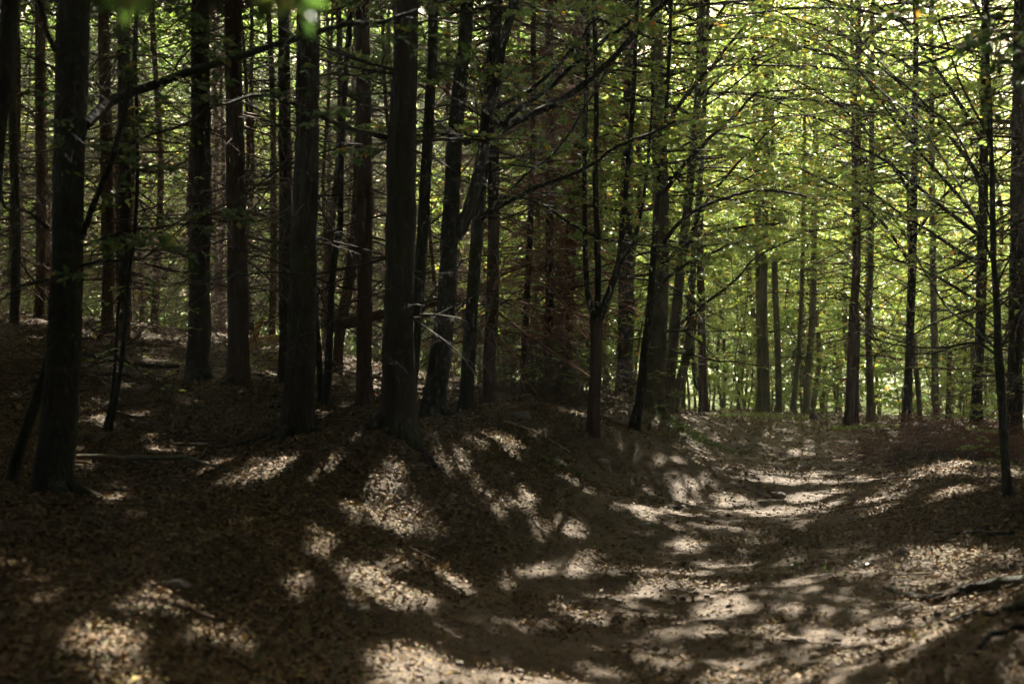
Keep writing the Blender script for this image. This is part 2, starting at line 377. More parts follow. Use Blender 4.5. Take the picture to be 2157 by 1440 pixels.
# ------------------------------------------------------------------ trunks
def catmull(pts, n):
    pts = np.asarray(pts, float); k = len(pts)
    if k == 2: return pts[0]+(pts[1]-pts[0])*np.linspace(0,1,n)[:,None]
    p = np.vstack([2*pts[0]-pts[1], pts, 2*pts[-1]-pts[-2]])
    s = np.r_[0, np.cumsum(np.linalg.norm(np.diff(pts, axis=0), axis=1))]
    u = np.interp(np.linspace(0, s[-1], n), s, np.arange(k)); i = np.minimum(u.astype(int), k-2); f = (u-i)[:,None]
    a, b, c, d = p[i], p[i+1], p[i+2], p[i+3]
    return .5*((2*b)+(-a+c)*f+(2*a-5*b+4*c-d)*f*f+(-a+3*b-3*c+d)*f**3)

def trunk_geo(geo, pts, rad, k=14, rough=.07, flare=1.0, r=rng, step=.16, roots=0, cut=False):
    """pts (n,3), rad (n) bottom to top; a bumpy flared tube"""
    pts = np.asarray(pts, float)
    L = np.linalg.norm(np.diff(pts, axis=0), axis=1).sum(); n = max(8, int(L/step))
    C = catmull(pts, n)
    s = np.r_[0, np.cumsum(np.linalg.norm(np.diff(pts, axis=0), axis=1))]
    sr = np.linspace(0, L, n); R = np.interp(sr, s, rad)
    th = np.arange(k)*2*math.pi/k
    ph = r.uniform(0, 100)
    nz = np.array([[vnoise(ph+math.cos(a)*1.3, ph+h*2.2+math.sin(a)*1.3, .35, 1) for a in th] for h in sr])
    nz2 = np.array([[vnoise(ph+math.cos(a)*4, h*1.2+math.sin(a)*4, .3, 2) for a in th] for h in sr])
    h = sr[:,None]
    lob = .5+.5*np.cos(th*r.integers(3,5)+r.uniform(0,6))[None,:]
    fl = 1 + flare*np.exp(-h/(R[0]*2.2))*(.35+.75*lob)
    rf = (1+(nz-.5)*rough*2.4+(nz2-.5)*rough*1.6)*fl
    P = C.copy()[None]
    if flare: P[0,0,2] -= .12
    V, Q = tubes(P, R[None], k, ref=(1,.02,0), rfun=rf[None])
    geo.add(V, Q)
    if cut:
        i = geo.n; geo.add(np.r_[V[-k:], [C[-1]]], np.array([[j, (j+1)%k, k, k] for j in range(k)]))
    for j in range(roots):
        a = r.uniform(0, 2*math.pi) if roots > 3 else r.uniform(-2.4, -.3)
        Lr = R[0]*r.uniform(4, 8); t = np.linspace(0, 1, 7)
        x = C[0,0]+np.cos(a+t*r.uniform(-.6,.6))*(R[0]*.5+Lr*t); y = C[0,1]+np.sin(a+t*r.uniform(-.6,.6))*(R[0]*.5+Lr*t)
        z = Z(x, y) + R[0]*1.3*np.exp(-t*4) - .025*t + .005
        V, Q = tubes(np.stack([x,y,z],1)[None], (R[0]*np.array([.55,.42,.34,.27,.2,.13,.05]))[None], 7)
        geo.add(V, Q)
    return C, R

def dead_twigs(geo, C, R, h0, h1, n, Lm, r=rng, sub=6, tiny=3, thick=1.0, droop=-.18, az=None):
    """bare side branches with fine side twigs round a trunk line C"""
    hz = C[:,2]-C[0,2]
    h = r.uniform(h0, h1, n); c = np.stack([np.interp(h, hz, C[:,i]) for i in range(3)], 1); rr = np.interp(h, hz, R)
    a = r.uniform(0, 2*math.pi, n) if az is None else r.normal(az, .9, n)
    el = r.normal(-.08, .32, n); droop = r.normal(droop, .22, n)
    d = np.stack([np.cos(a)*np.cos(el), np.sin(a)*np.cos(el), np.sin(el)], 1)
    L = Lm*r.uniform(.25, 1.0, n)**1.2
    P = grow(c + d*rr[:,None]*.7, d, L, 6, droop, .12, r)
    r0 = (.004+.0055*L)*thick
    geo.add(*tubes(P, r0[:,None]*np.linspace(1, .25, 6)[None], 4))
    if sub:
        S1, L1 = sprout(P, sub, .25, .98, (35, 75), .42, 4, -.25, .15, .5, -.1, r)
        geo.add(*tubes(S1, (.0035*thick)*np.linspace(1, .4, 4)[None]*np.ones((len(S1),1)), 3))
        if tiny:
            S2, L2 = sprout(S1, tiny, .2, .95, (30, 70), .5, 3, -.2, .15, .6, -.1, r)
            geo.add(*tubes(S2, (.0022*thick)*np.linspace(1, .5, 3)[None]*np.ones((len(S2),1)), 3))
    return P

def high_crown(geo, x, y, z0, z1, r0, n, size, r=rng, carve=True, conic=.6):
    """the shading crown above the part the eye reaches: leafy clumps in layers"""
    m = max(6, n//45)
    u = r.random(m); zc = z0+(z1-z0)*u; rad = r0*(1-conic*u)*np.sqrt(r.random(m)); a = r.uniform(0, 6.283, m)
    c = np.stack([x+rad*np.cos(a), y+rad*np.sin(a), zc], 1)
    k = r.integers(0, m, n)
    p = c[k] + r.normal(0, 1, (n,3))*np.array([.5,.5,.16])
    if len(p) == 0: return
    d = nrm(r.normal(0, 1, (len(p),3))*np.array([1,1,.35])); nn = nrm(np.array([0,0,1.])+r.normal(0,.45,(len(p),3)))
    V, Q = kites(p, d, nn, size*r.uniform(.7,1.3,len(p)), .7)
    geo.add(V, Q, r.random(len(Q)))

def frame_top(D): return CAMZ + HY/F*D

def extend(pts, H, lean=.5):
    pts = [np.array(p, float) for p in pts]
    d = nrm(pts[-1]-pts[-2]); d = nrm(d*lean+np.array([0,0,1-lean])*1.0)
    top = pts[0][2]+H
    if pts[-1][2] < top:
        s = (top-pts[-1][2])/d[2]
        pts += [pts[-1]+d*s*.5, pts[-1]+d*s]
    return pts

def limb(tb, tl, pts, r0, r1, sub=(8, .45), twig=(5, .5), leaf=(7, .06), r=rng, droop=-.02, tang=(35, 60), t0=.12, upb=.05):
    """hero limb: pts world polyline; tb twig Geo, tl leaf Geo"""
    C = catmull(pts, 24)[None]
    w = np.cumsum(r.normal(0, .012, (1,24,3)), axis=1)*np.linspace(0,1,24)[None,:,None]
    C = C + w
    V, Q = tubes(C, np.linspace(r0, r1, 24)[None]**1.0, 7); tb.add(V, Q)
    if sub:
        S1, L1 = sprout(C, sub[0], t0, 1, tang, sub[1], 7, droop, .1, .35, upb, r, (.5, 1.1))
        tb.add(*tubes(S1, (np.clip(.0035+.0048*L1, .003, r0*.6))[:,None]*np.linspace(1, .3, 7)[None], 4))
        if twig:
            S2, L2 = sprout(S1, twig[0], .2, 1, (30, 60), twig[1], 4, droop, .12, .3, 0, r)
            tb.add(*tubes(S2, (.0022+.0016*L2)[:,None]*np.linspace(1, .4, 4)[None], 3))
            if leaf:
                V, Q = leaves_on(S2, leaf[0], leaf[1], r=r); tl.add(V, Q, r.random(len(Q)))
    return C

# ---- the trees one can tell apart.  kind: s spruce, r reddish spruce, b beech, d dark beech
HERO = [
 # kind, D, [(px,py)...] bottom to top, [width px at each], label, dead-branch settings
 ('d', 9.0, [(110,1052),(128,850),(140,600),(146,300),(158,0)], [100,74,68,62,64], 'big dark beech with a mossy base and a long limb reaching over the wood floor', 'beech_tree', dict(roots=3, flare=.5, dead=18, Lm=1.0)),
 ('d', 7.6, [(-70,1100),(-50,800),(-12,330),(10,120),(22,-40)], [46,44,42,38,36], 'black leaning trunk at the picture edge beside the big dark beech', 'beech_tree', dict(dead=0)),
 ('s', 26, [(30,692),(34,500),(28,300),(20,0)], [24,20,18,16], 'slim spruce with crooked upper trunk just inside the edge behind the big dark beech', 'spruce_tree', dict(dead=70, Lm=2.4)),
 ('r', 30, [(83,670),(87,500),(84,250),(82,0)], [26,22,20,18], 'slim straight spruce with a sunlit rim standing behind the big dark beech', 'spruce_tree', dict(dead=60, Lm=2.0)),
 ('r', 28, [(228,697),(228,500),(222,250),(218,0)], [32,28,26,22], 'reddish spruce trunk behind the thin twin saplings', 'spruce_tree', dict(dead=80, Lm=2.0)),
 ('s', 25, [(262,724),(264,500),(262,250),(260,0)], [32,28,26,24], 'dark spruce trunk beside the reddish one behind the thin twin saplings', 'spruce_tree', dict(dead=80, Lm=2.2)),
 ('s', 20, [(415,806),(420,650),(424,350),(422,0)], [62,44,40,38], 'black straight spruce with flared foot, nearer the saplings of the two standing side by side', 'spruce_tree', dict(dead=90, Lm=2.2, roots=3)),
 ('r', 18, [(503,822),(502,650),(496,350),(490,0)], [56,44,38,34], 'red-brown spruce with flared foot beside the broken orange log', 'spruce_tree', dict(dead=90, Lm=2.2, roots=3)),
 ('s', 20, [(602,822),(601,650),(600,350),(598,0)], [40,28,26,24], 'dark spruce half hidden behind the thick rooted spruce', 'spruce_tree', dict(dead=80, Lm=2.0)),
 ('s', 12, [(626,944),(632,800),(640,550),(646,300),(650,0)], [86,63,57,50,46], 'thick spruce with mossy bark patches and one long surface root', 'spruce_tree', dict(roots=5, dead=70, Lm=1.8)),
 ('d', 16, [(685,856),(692,760),(697,650),(702,560),(716,480),(717,400),(722,260),(735,60),(738,-20)], [22,16,14,14,13,13,12,11,10], 'wavy thin black sapling between the two thick rooted trunks', 'sapling', dict(dead=10, Lm=.8, flare=.3)),
 ('d', 16.3, [(678,856),(672,760),(664,640),(660,560),(656,480)], [16,14,12,10,8], 'shorter thin stem sharing its foot with the wavy black sapling', 'sapling', dict(dead=8, Lm=.7, flare=.2, H=5)),
 ('r', 25, [(710,794),(716,700),(734,600),(748,480),(756,300)], [26,24,24,22,20], 'leaning brown spruce beyond the wavy thin sapling', 'spruce_tree', dict(dead=60, Lm=2.0)),
 ('r', 16, [(768,876),(768,760),(768,500),(766,250),(764,0)], [46,32,32,30,28], 'slim red-brown spruce standing before the thickest trunk', 'spruce_tree', dict(dead=80, Lm=2.0, roots=3)),
 ('s', 11.5, [(834,948),(838,820),(842,600),(846,300),(856,0)], [98,66,62,61,52], 'thickest spruce with a green mossy root running down the bank', 'spruce_tree', dict(roots=4, dead=110, Lm=1.7)),
 ('d', 14, [(862,850),(872,740),(886,560),(894,420),(906,200),(914,0)], [30,26,24,24,22,20], 'slim dark trunk leaning out from behind the thickest spruce', 'beech_tree', dict(dead=50, Lm=1.6)),
 ('d', 15, [(908,892),(926,760),(940,640),(948,480),(958,300),(972,140),(984,-10)], [60,44,40,36,32,30,28], 'curved dark beech leaning towards the track, forking at head height', 'beech_tree', dict(roots=3, dead=60, Lm=1.8)),
 ('d', 17, [(981,882),(988,740),(1000,560),(1008,460),(1020,300),(1036,120),(1050,-10)], [40,28,26,26,24,22,20], 'slim mossy beech just past the curved forking one', 'beech_tree', dict(dead=60, Lm=2.0)),
 ('r', 19, [(1028,866),(1032,740),(1038,600),(1040,400),(1040,0)], [34,27,26,24,22], 'red-footed spruce with drooping dead boughs at chest height', 'spruce_tree', dict(dead=110, Lm=2.2)),
 ('r', 21, [(1100,856),(1106,700),(1116,500),(1122,300),(1124,0)], [20,15,14,12,12], 'very slim dark red spruce in front of the brown thicket', 'spruce_tree', dict(dead=120, Lm=1.8)),
 ('r', 25, [(1152,830),(1156,700),(1158,450),(1156,0)], [24,20,18,16], 'slim brown spruce in the thicket, first past the very slim dark red one', 'spruce_tree', dict(dead=150, Lm=2.2)),
 ('r', 27, [(1186,835),(1192,700),(1206,450),(1222,150),(1228,0)], [34,28,24,22,20], 'leaning brown spruce in the thicket beside the three-stemmed tree', 'spruce_tree', dict(dead=150, Lm=2.2)),
 ('d', 28, [(1314,845),(1318,700),(1318,500),(1322,300),(1330,0)], [38,34,30,26,22], 'thick dark beech behind the slender curved one on the bank', 'beech_tree', dict(dead=30, Lm=2.0)),
 ('d', 18, [(1333,912),(1346,850),(1356,760),(1366,680),(1372,600),(1380,480),(1396,300),(1410,100)], [26,20,19,17,14,12,10,8], 'slender curved beech standing alone on the bank slope', 'beech_tree', dict(dead=20, Lm=1.5, flare=.4)),
 ('b', 24, [(1374,880),(1382,780),(1386,650),(1392,500),(1390,350),(1384,150),(1382,0)], [56,42,42,36,34,28,24], 'stout beech above the grassy bank end', 'beech_tree', dict(dead=40, Lm=2.4, roots=2)),
 ('b', 25, [(1404,880),(1412,780),(1420,700),(1434,560),(1452,400),(1470,200),(1480,0)], [34,26,24,20,18,16,14], 'middle leaning beech of the three on the grassy bank end', 'beech_tree', dict(dead=30, Lm=2.0)),
 ('b', 25.5, [(1416,880),(1428,820),(1446,750),(1455,680),(1458,600),(1466,480),(1480,300)], [28,20,18,16,14,12,10], 'most curved slender beech beside the grassy bank end', 'beech_tree', dict(dead=24, Lm=1.6)),
 ('r', 33, [(1482,872),(1480,780),(1478,700),(1474,500),(1472,200)], [26,18,17,15,12], 'tan trunk with a bowed side stem standing on a mound where the track turns', 'beech_tree', dict(dead=20, Lm=1.6)),
 ('b', 34, [(1602,868),(1602,760),(1600,640),(1596,450),(1590,100)], [24,17,16,15,12], 'paler trunk of the close pair beyond the track', 'beech_tree', dict(dead=20, Lm=1.8)),
 ('b', 33.4, [(1614,868),(1612,760),(1608,640),(1612,450),(1616,100)], [22,17,16,15,12], 'darker trunk of the close pair beyond the track', 'beech_tree', dict(dead=20, Lm=1.8)),
 ('b', 34, [(1640,868),(1640,800),(1636,680),(1632,580),(1628,300)], [18,14,13,13,10], 'slim beech with a gentle bend just past the close pair', 'beech_tree', dict(dead=20, Lm=1.8)),
 ('b', 34, [(1671,872),(1676,800),(1684,720),(1690,560),(1694,300)], [16,11,10,9,8], 'thin trunk tilting away from the close pair', 'beech_tree', dict(dead=16, Lm=1.6)),
 ('b', 35, [(1698,873),(1702,780),(1712,650),(1716,400)], [22,14,14,12], 'trunk growing beside a dark mossy stump across the track', 'beech_tree', dict(dead=16, Lm=1.8)),
 ('r', 29, [(1786,898),(1792,800),(1798,650),(1804,560),(1806,350),(1808,50)], [24,19,18,17,15,12], 'reddish trunk of the twin pair with a green mossy foot', 'spruce_tree', dict(dead=90, Lm=1.9)),
 ('r', 29.4, [(1804,897),(1804,800),(1806,700),(1802,600),(1798,400)], [15,11,11,10,8], 'thinner dark trunk of the twin pair with a mossy foot', 'spruce_tree', dict(dead=40, Lm=1.5)),
 ('b', 30, [(1832,898),(1832,800),(1829,680),(1834,560),(1836,300),(1838,50)], [20,14,13,13,11,9], 'straight slim olive trunk next to the reddish twin pair', 'beech_tree', dict(dead=16, Lm=1.5)),
 ('d', 27, [(1910,908),(1913,820),(1917,700),(1922,560),(1926,350),(1930,50)], [28,17,17,17,14,11], 'dark beech with widened foot beside the mossy stones', 'beech_tree', dict(dead=30, Lm=1.8)),
 ('b', 29, [(1938,902),(1934,820),(1924,730),(1919,640)], [15,11,10,9], 'thin trunk leaning onto the dark beech by the mossy stones', 'beech_tree', dict(dead=10, Lm=1.0, H=8)),
 ('b', 31, [(1972,902),(1970,800),(1967,650),(1964,450),(1962,150)], [19,15,14,13,11], 'grey-green trunk between the dark beech and the short reddish one', 'beech_tree', dict(dead=20, Lm=1.8)),
 ('r', 29, [(1996,908),(1998,850),(2000,770),(2001,740)], [13,11,10,8], 'short reddish broken trunk standing among the leaves', 'dead_tree', dict(dead=6, Lm=.5, H=0)),
 ('d', 26, [(2057,898),(2059,800),(2064,720),(2068,570),(2072,350),(2076,50)], [30,22,21,22,19,16], 'black trunk rising from the red-brown brushwood', 'spruce_tree', dict(dead=90, Lm=2.6)),
 ('s', 24, [(2137,908),(2138,800),(2141,650),(2143,400),(2146,100)], [38,30,30,28,24], 'thick dark spruce at the edge beyond the crooked black sapling', 'spruce_tree', dict(dead=100, Lm=2.6)),
 ('d', 6, [(2560,1650),(2548,1000),(2540,300),(2530,-300),(2520,-800)], [120,96,88,80,60], 'beech beside the track whose dark foliage hangs into the upper corner', 'beech_tree', dict(dead=0)),
]
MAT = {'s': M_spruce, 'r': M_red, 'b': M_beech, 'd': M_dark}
LIMBS = {   # index in HERO: list of (px,py,D) polylines, w0, w1 px, leaf size or 0, (subs)
 0: [([(180,262,9),(235,215,9.3),(300,185,9.6),(400,150,9.6),(520,115,9.4),(640,72,9.2),(780,35,9),(900,5,8.8)], 25, 9, .065, 9, .2),
     ([(172,500,9),(200,420,8.8),(235,330,8.7),(258,250,8.6),(262,120,8.6),(262,0,8.6)], 15, 8, .065, 6, .2),
     ([(115,105,9),(98,60,8.7),(88,0,8.4)], 12, 8, 0, 3, .2),
     ([(170,560,9),(230,552,8.6),(300,555,8.2),(345,550,7.9),(380,560,7.6)], 8, 3, .06, 7, .3),
     ([(100,590,9),(50,600,8.6),(0,625,8.2),(-40,640,8)], 9, 4, 0, 4, .3),
     ([(100,480,9),(70,450,8.6),(40,430,8.2),(20,300,8)], 9, 4, 0, 4, .3),
     ([(168,520,9),(240,495,9.2),(330,480,9.3),(430,470,9.2),(540,460,9)], 6, 2, .05, 9, .22),
     ([(440,140,9.5),(420,100,9.2),(440,80,9)], 4, 2, .05, 6, .5),
     ([(160,300,9),(180,300,8.8),(230,310,8.6),(300,312,8.4)], 5, 2, .05, 7, .35)],
 1: [([(8,-300,7.6),(200,-330,4.4),(420,-230,2.5),(470,-180,2.2),(560,-150,2.0),(600,-128,2.0)], 10, 1, .05, 9, .06),
     ([(420,-250,2.5),(470,-180,2.2),(560,-140,2.05),(660,-110,2.0)], 1.5, 1, .05, 10, .45),
     ([(200,-330,4.4),(400,-240,2.6),(400,-130,2.1)], 5, 2, .05, 6, .2),
     ([(400,-200,2.3),(390,-140,2.15),(370,-100,2.05)], 1.5, 1, .05, 7, .5)],
 42: [([(2540,-500,6),(2300,-260,6),(2150,-20,6),(2080,60,6),(2050,120,6)], 12, 3, .045, 16, .3),
      ([(2540,-400,6),(2300,-120,6),(2180,60,6),(2130,120,6),(2100,180,6)], 12, 3, .045, 16, .3),
      ([(2540,-200,6),(2300,20,6),(2190,130,6),(2150,190,6)], 10, 3, .045, 14, .3),
      ([(2530,-600,6),(2250,-260,6.3),(2060,-70,6.5),(2000,0,6.5),(1960,40,6.5)], 12, 3, .045, 16, .3)],
 14: [([(848,-420,11.5),(852,-150,9),(850,40,7.6),(830,130,7.3),(800,200,7.1)], 12, 3, .05, 9, .16), ([(852,-150,9),(900,40,7.5),(960,110,7.3),(1000,100,7.1)], 7, 2, .05, 7, .2),
      ([(820,290,11.5),(730,268,11),(640,225,10.6),(560,200,10.2),(480,215,9.8),(380,270,9.4),(250,320,9)], 10, 4, .055, 8, .2),
      ([(875,300,11.5),(960,292,11.8),(1040,290,12),(1110,265,12.4)], 9, 4, 0, 6, .3)],
 16: [([(960,500,15),(980,465,15),(1000,400,15),(1018,300,15.2),(1036,180,15.4),(1060,60,15.6),(1085,-20,15.8)], 28, 18, 0, 5, .2),
      ([(1000,460,15),(1060,432,15),(1130,395,14.8),(1200,370,14.6),(1260,342,14.4),(1300,318,14.2),(1350,300,14),(1440,268,13.6)], 11, 5, .055, 9, .28),
      ([(975,300,15),(1030,280,15),(1100,250,15),(1180,210,14.6),(1260,150,14.2),(1330,80,13.8),(1400,10,13.4)], 18, 10, .055, 9, .25)],
 17: [([(1012,430,17),(1080,415,16.8),(1150,440,16.4),(1240,505,16),(1330,528,15.6),(1430,532,15)], 6, 3, .055, 8, .25),
      ([(1020,300,17),(1080,240,16.8),(1160,180,16.4),(1240,100,16),(1330,20,15.6)], 12, 8, .055, 8, .25),
      ([(1030,230,17),(1120,190,16.4),(1220,90,16),(1280,-10,16)], 9, 6, .055, 8, .3),
      ([(1010,470,17),(1100,380,16.5),(1180,320,16),(1250,220,15.8),(1290,150,15.6)], 7, 4, 0, 8, .3)],
 24: [([(1392,520,24),(1440,460,23),(1520,420,22),(1600,400,21),(1700,410,20.5)], 10, 4, .065, 18, .32),
      ([(1392,560,24),(1450,510,23),(1530,480,22.4),(1640,470,22)], 9, 4, .065, 18, .32),
      ([(1390,600,24),(1440,560,23),(1500,540,22),(1560,520,21)], 8, 3, .065, 18, .32),
      ([(1390,420,24),(1440,350,23),(1510,280,22),(1600,200,21)], 11, 5, .065, 18, .32),
      ([(1388,300,24),(1430,220,23),(1500,130,22),(1570,40,21.5)], 11, 5, .065, 18, .32)],
 25: [([(1425,690,25),(1470,650,24.6),(1540,600,24),(1600,540,23.5),(1680,500,23)], 7, 3, .065, 12, .3),
      ([(1440,540,25),(1480,440,24.6),(1560,340,24),(1640,260,23.5)], 9, 3, .065, 12, .3)],
 27: [([(1476,830,33),(1462,800,33),(1458,740,33),(1462,690,33),(1470,640,33)], 7, 4, .065, 6, .3)],
 40: [([(2066,560,26),(1980,500,25),(1900,450,24.4),(1800,380,24)], 9, 3, .065, 12, .3),
      ([(2068,470,26),(1990,380,25),(1900,280,24.4),(1820,170,24)], 10, 3, .065, 12, .3),
      ([(2066,640,26),(2000,600,25),(1920,560,24.4),(1850,540,24)], 8, 3, .065, 12, .3),
      ([(2070,380,26),(1980,260,25),(1880,160,24),(1760,60,23)], 10, 3, .065, 16, .32),
      ([(2070,300,26),(2000,180,25),(1930,80,24),(1850,-20,23)], 10, 3, .065, 16, .32),
      ([(2068,500,26),(1980,430,24),(1860,330,22.5),(1740,270,21.5)], 10, 3, .06, 18, .32)],
 36: [([(1922,560,27),(1860,470,26),(1780,400,25),(1690,360,24)], 8, 3, .065, 16, .34),
      ([(1926,420,27),(1860,320,26),(1780,230,25),(1680,170,24)], 8, 3, .065, 16, .34),
      ([(1926,500,27),(1980,420,26.4),(2040,380,26),(2100,360,25.5)], 8, 3, .065, 14, .34),
      ([(1928,300,27),(1860,200,26),(1760,120,25),(1650,90,24)], 8, 3, .065, 16, .34)],
}
trees = []; LATER = []
CROWN_MIN = 6.5
for hi, (kd, D, pp, ww, label, name, opt) in enumerate(HERO):
    r = np.random.default_rng(100+hi)
    pts = [W(px, py, D) for px, py in pp]
    pts[0][2] = Z1(pts[0][0], pts[0][1])-.02
    rad = [w/F*D/2 for w in ww]
    Hh = opt.get('H', r.uniform(15, 19)); n0 = len(pts)
    if Hh: pts = extend(pts, Hh)
    while len(rad) < len(pts): rad.append(rad[n0-1]*(.6 if len(rad) == n0 else .15))
    root = thing(name, label, name.replace('_', ' ') if name != 'sapling' else 'sapling', pts[0])
    g1 = Geo(); fl = opt.get('flare', .8)
    # the photographed base width already holds part of the flare
    rad[0] = rad[0]*(.72 if fl > .45 else .9)
    C, R = trunk_geo(g1, pts, rad, 16 if D < 20 else 10, .09 if kd in 'sr' else .05, fl*.8, r, .14 if D < 20 else .22, opt.get('roots', 0), cut=(Hh == 0))
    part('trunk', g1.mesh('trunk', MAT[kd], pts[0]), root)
    g2 = Geo()
    if opt['dead']:
        top = min(frame_top(D)+.8, Hh if Hh else 1.5)
        dead_twigs(g2, C, R, .9 if Hh else .4, top, int(opt['dead']*(.4 if D < 16.5 and hi not in (1,) else (1.6 if hi in (18,19,20,21) else 1))), opt['Lm'], r, 6, 3 if D < 24 else 2, 1.0 + (D > 22)*.5, -.12 if kd in 'sr' else .12)
        part('dead_twigs', g2.mesh('dead_twigs', M_redtwig if hi in (18,19,20,21) else M_twig if kd in 'sr' and D > 16.5 else M_twigg, pts[0]), root)
    gl = Geo()
    for L_ in LIMBS.get(hi, []):
        lp, w0, w1, ls, ns, lf = L_
        P3 = [W(a, b, c) for a, b, c in lp]; Dm = lp[0][2]
        gb = Geo()
        limb(gb, gl, P3, w0/F*Dm/2, w1/F*Dm/2, (ns, lf), (5, .5) if ls else (4, .45), ((13 if D > 20 else 6), ls) if ls else None, r, .03)
        part('branch', gb.mesh('branch', M_dark if kd == 'd' else M_twigg, pts[0]), root)
    if Hh and Hh > 9 and D < 32:
        z0 = max(CROWN_MIN, frame_top(D)+.4) if D < 30 else frame_top(D)
        top = C[-1]
        xm = np.interp(z0+3, C[:,2], C[:,0]); ym = np.interp(z0+3, C[:,2], C[:,1])
        high_crown(gl, xm, ym, z0, pts[0][2]+Hh, 3.0, 3700 if hi < 22 or hi > 39 or D < 22 else 2200, .22, r)
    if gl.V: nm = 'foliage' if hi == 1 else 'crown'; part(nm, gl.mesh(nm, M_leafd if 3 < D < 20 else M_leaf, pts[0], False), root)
    trees.append((pts[0][0], pts[0][1])); LATER.append((root, C-pts[0]))

LEAFY = {24: (3.6, 9.5, 3.4, 30), 25: (3.4, 9.0, 3.0, 24), 26: (3.2, 8.0, 2.6, 18), 22: (4.5, 10, 2.6, 18), 27: (3.4, 9.5, 3.0, 24), 28: (3.6, 10, 3.2, 26), 30: (3.4, 9.5, 2.8, 22),
         32: (3.2, 9.5, 3.0, 22), 33: (3.9, 9.5, 3.4, 30), 35: (3.7, 9.5, 3.2, 28), 36: (4.0, 9.5, 3.4, 30), 38: (3.6, 9.5, 3.0, 24), 23: (3.5, 7, 1.8, 14), 17: (3.0, 6.3, 2.0, 12), 15: (3.0, 5.5, 1.8, 9)}
# ---- the three-stemmed tree
def forked():
    r = np.random.default_rng(321); D = 16
    base = W(1250, 915, D); base[2] = Z1(base[0], base[1])-.02
    root = thing('beech_tree', 'young tree whose short trunk splits into three upright stems above a sunlit scar', 'beech tree', base)
    g1 = Geo(); trunk_geo(g1, [base, W(1252,840,D), W(1256,750,D), W(1257,665,D)], [w/F*D/2 for w in (26,25,24,28)], 16, .1, .35, r, .1)
    part('trunk', g1.mesh('trunk', M_red, base), root)
    gl = Geo()
    stems = [([(1252,668),(1240,630),(1234,570),(1232,480),(1232,300),(1238,120),(1240,-60)], 14, 8),
             ([(1258,662),(1260,600),(1258,500),(1254,380),(1256,200),(1250,-60)], 16, 9),
             ([(1264,668),(1282,620),(1302,560),(1312,480),(1320,380),(1334,200),(1344,-40)], 17, 8),
             ([(1300,560),(1330,520),(1352,440),(1366,330),(1378,150)], 9, 5)]
    for pp, w0, w1 in stems:
        P = [W(a, b, D+.1*r.normal()) for a, b in pp]; gs = Geo()
        C, R = trunk_geo(gs, P, np.linspace(w0, w1, len(P))/F*D/2, 10, .06, 0, r, .14)
        S1, L1 = sprout(C[None], 16, .15, 1, (40, 75), .16, 7, .05, .12, 1.3, .1, r, (.5, 1.2))
        gs.add(*tubes(S1, (.003+.004*L1)[:,None]*np.linspace(1,.3,7)[None], 4))
        S2, L2 = sprout(S1, 5, .25, 1, (30, 60), .5, 4, 0, .12, .4, 0, r)
        gs.add(*tubes(S2, (.0024+0*L2)[:,None]*np.linspace(1,.4,4)[None], 3))
        V, Q = leaves_on(S2, 8, .07, r=r); gl.add(V, Q, r.random(len(Q)))
        part('stem', gs.mesh('stem', M_dark, base), root)
    high_crown(gl, base[0], base[1]+.5, 7, 15, 3.0, 4500, .22, r)
    part('crown', gl.mesh('crown', M_leaf, base, False), root)
forked()

# ---- crooked black sapling close by, with long bare arching boughs
def near_sapling():
    r = np.random.default_rng(77); D = 11
    pp = [(2128,1078),(2119,1000),(2113,900),(2107,800),(2102,740),(2100,650),(2094,560),(2091,470),(2090,380),(2086,260),(2080,120),(2076,-40)]
    P = [W(a, b, D) for a, b in pp]+[W(2070,-700,D),W(2066,-1200,D)]; P[0][2] = Z1(P[0][0], P[0][1])-.02; base = P[0]
    root = thing('sapling', 'crooked black sapling close by on the bank with long arching bare boughs', 'sapling', base)
    g1 = Geo(); trunk_geo(g1, P, np.array([26,19,18,18,17,14,13,12,11,10,9,8,5,2])/F*D/2, 12, .12, .3, r, .09)
    part('trunk', g1.mesh('trunk', M_dark, base), root); gl = Geo()
    B = [([(2100,748,11),(2060,722,11.3),(2000,726,11.8),(1960,725,12.2),(1900,715,12.8),(1840,688,13.4),(1800,640,14)], 7, 2.5, 0, 9, .3),
         ([(2100,735,11),(2050,690,11.4),(1995,650,12),(1950,580,12.6),(1900,500,13.2),(1850,430,13.8),(1800,360,14.4)], 6, 2.5, .055, 9, .3),
         ([(2094,560,11),(2040,430,11.4),(2000,360,12),(1930,260,12.6),(1850,190,13.2),(1760,110,14),(1650,50,15)], 6, 2.5, .055, 10, .3),
         ([(2092,480,11),(2030,300,11.4),(1960,220,12),(1880,140,12.6),(1800,60,13.2),(1740,0,14)], 6, 3, .055, 10, .3),
         ([(2106,740,11),(2125,690,11.2),(2138,640,11.3),(2150,600,11.4)], 8, 4, 0, 5, .3),
         ([(2097,610,11),(2130,520,11),(2160,440,11)], 5, 3, 0, 5, .3),
         ([(2088,300,11),(2030,180,11),(1990,60,11),(1960,-30,11)], 6, 3, .055, 8, .3),
         ([(2078,60,11),(1960,-160,10.4),(1720,-210,9.6),(1570,-110,9.1),(1535,10,9),(1522,75,9)], 6, 2, .06, 8, .1),
         ([(2090,400,11),(2050,330,11),(2020,420,11),(2012,400,11)], 5, 2, 0, 5, .3)]
    for lp, w0, w1, ls, ns, lf in B:
        gb = Geo(); limb(gb, gl, [W(*q) for q in lp], w0/F*D/2, w1/F*D/2, (ns, lf), (4, .45), (4, ls) if ls else None, r, .03)
        part('branch', gb.mesh('branch', M_dark, base), root)
    high_crown(gl, base[0]+.4, base[1]+.5, 5.6, 9, 2.4, 3000, .16, r)  # unseen upper crown, added to shade the bank below
    part('crown', gl.mesh('crown', M_leaf, base, False), root)
near_sapling()

